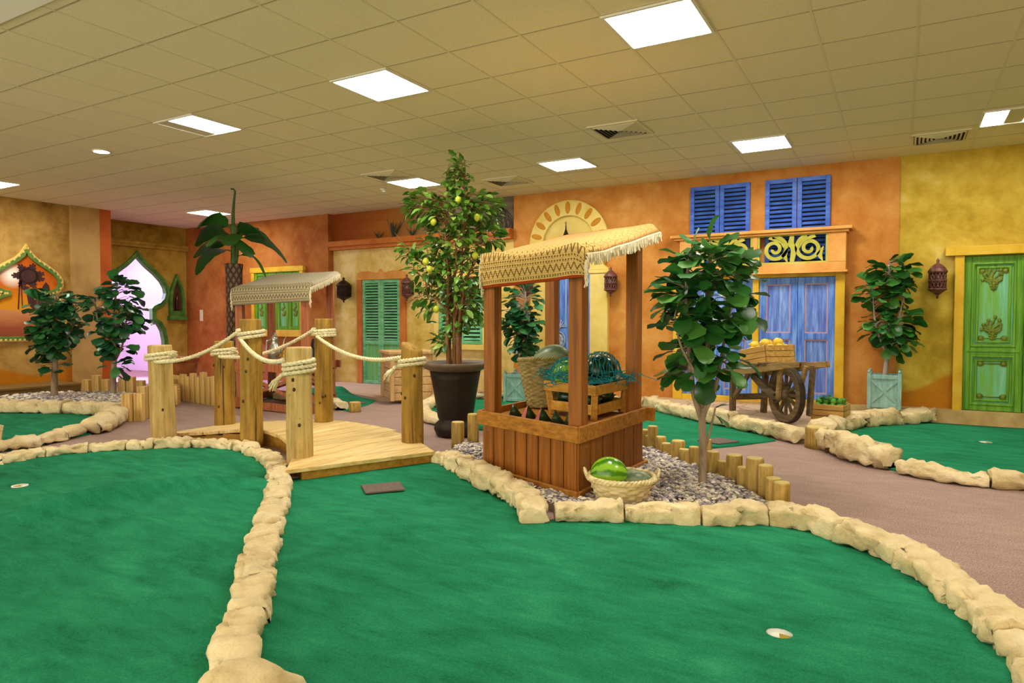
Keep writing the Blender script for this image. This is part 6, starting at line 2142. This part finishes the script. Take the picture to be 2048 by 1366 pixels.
M_crate2 = wood('pale_fruit_crate', 'a87a34', 'd4ab62', 'x', 5, rand=0.12)
def fruit_crate(name, label, loc, rz, w, d, h, rows, tilt=0.0):
    t = thing(name, label, 'crate', loc, rz)
    t.rotation_euler[1] = tilt
    for k in range(rows):
        z0, z1 = h * k / rows + 0.003, h * (k + 1) / rows - 0.003
        m = MB()
        m.b2((-w / 2, -d / 2, z0), (w / 2, -d / 2 + 0.014, z1)).b2((-w / 2, d / 2 - 0.014, z0), (w / 2, d / 2, z1))
        m.b2((-w / 2, -d / 2, z0), (-w / 2 + 0.014, d / 2, z1)).b2((w / 2 - 0.014, -d / 2, z0), (w / 2, d / 2, z1))
        m.build('slat', M_crate2, t, bevel=0.003)
    for sx in (-1, 1):
        for sy in (-1, 1):
            x, y = sx * (w / 2 - 0.03), sy * (d / 2 - 0.03)
            MB().b2((x - 0.015, y - 0.015, 0), (x + 0.015, y + 0.015, h + 0.008)).build('corner_block', M_crate2, t)
    MB().b2((-w / 2 + 0.01, -d / 2 + 0.01, 0.0), (w / 2 - 0.01, d / 2 - 0.01, 0.012)).build('base', M_crate2, t)
    return t
# crate of lemons on the cart
tl = -math.atan(0.15)
cp = V((-0.06, 0.03, zr(-0.06) + 0.063))
Rz = Matrix.Rotation(ang, 3, 'Z')
cw = Rz @ cp + V((cx_, cy_, 0.1))
kr = fruit_crate('lemon_crate', 'pale slatted crate of lemons riding on the wooden cart', cw, ang, 0.56, 0.36, 0.2, 3, tl)
RT = Matrix.Rotation(ang, 3, 'Z') @ Matrix.Rotation(tl, 3, 'Y')
M_citrus = mat('lemon_peel', ['c89c1c', 'dcb838', 'e8cc60'], 30, rough=0.45, bump=0.15)
M_lime = mat('lime_peel', ['2f7a2a', '5a9a2e', '90b83c'], 5, rough=0.4, rand=0.5)
def fruit0(name, m, r, label, cat):
    t = thing(name, label, cat)
    MB().ell((0, 0, 0), (r * 1.12, r, r), 14, 10).build('peel', m, t, True)
    MB().lathe([(0.0, -0.2 * r), (0.28 * r, -0.1 * r), (0.16 * r, 0.16 * r), (0, 0.22 * r)], 8, (r * 1.12, 0, 0), R=Matrix.Rotation(radians(90), 3, 'Y')).build('tip', m, t, True)
    return t
l0 = fruit0('lemon', M_citrus, 0.052, '', 'lemon')
rgc = random.Random(3)
spots = [(-0.19, -0.1), (-0.08, -0.12), (0.03, -0.11), (0.14, -0.1), (0.22, -0.08), (-0.2, 0.0), (-0.09, -0.01), (0.02, 0.0), (0.13, 0.01), (0.22, 0.03), (-0.17, 0.11), (-0.05, 0.11), (0.07, 0.11), (0.18, 0.12)]
top = [(-0.14, -0.06), (0.08, -0.055), (-0.03, 0.05), (0.15, 0.06)]
i = 0
for lay, lst in enumerate((spots, top)):
    for x, y in lst:
        o = l0 if i == 0 else copy_tree(l0)
        q = RT @ V((x, y, 0.165 + 0.075 * lay)) + cw
        o.location = q
        o.rotation_euler = (rgc.uniform(-.4, .4), rgc.uniform(-.4, .4), rgc.uniform(0, 6.28))
        tag(o, 'yellow lemon heaped on top of the crate on the cart' if lay else 'yellow lemon lying in the crate on the cart', 'lemon', 'lemons heaped above the crate rim' if lay else 'lemons in the crate on the cart')
        i += 1
# crate of limes on the patio
kl = fruit_crate('lime_crate', 'slatted wooden crate of green limes on the patio beside the cart wheel', (-0.66, 8.27, 0.1), radians(-8), 0.34, 0.3, 0.19, 3)
f0 = fruit0('lime', M_lime, 0.032, '', 'lime')
i = 0
Rk = Matrix.Rotation(radians(-8), 3, 'Z')
for lay, (nx, ny, z) in enumerate(((4, 4, 0.16), (4, 3, 0.212))):
    for a in range(nx):
        for b in range(ny):
            o = f0 if i == 0 else copy_tree(f0)
            k = 0.076 if lay == 0 else 0.07
            q = Rk @ V(((a - (nx - 1) / 2) * k + rgc.uniform(-.004, .004), (b - (ny - 1) / 2) * 0.068 + rgc.uniform(-.004, .004), z + rgc.uniform(0, 0.012))) + V((-0.66, 8.27, 0.1))
            o.location = q
            o.rotation_euler = (rgc.uniform(-.4, .4), rgc.uniform(-.4, .4), rgc.uniform(0, 6.28))
            tag(o, 'green lime in the upper layer of the crate on the patio' if lay else 'green lime in the lower layer of the crate on the patio', 'lime', 'upper limes in the patio crate' if lay else 'lower limes in the patio crate')
            i += 1
m = MB()
rg = random.Random(14)
for k in range(26):
    p = Rk @ V((rg.uniform(-.13, .13), rg.uniform(-.11, .11), 0.235 + rg.uniform(0, 0.03))) + V((-0.66, 8.27, 0.1))
    leaf(m, p - V((-0.66, 8.27, 0.1)), V((rg.gauss(0, 1), rg.gauss(0, 1), 0.2)), V((0, 0, 1)), 0.07, 0.04, 0.5, 0.2)
m.build('leaf_garnish', leaf_mat('teal_green_leaf', ['1c6a44', '2f8a54', '5aa050']), kl, True)
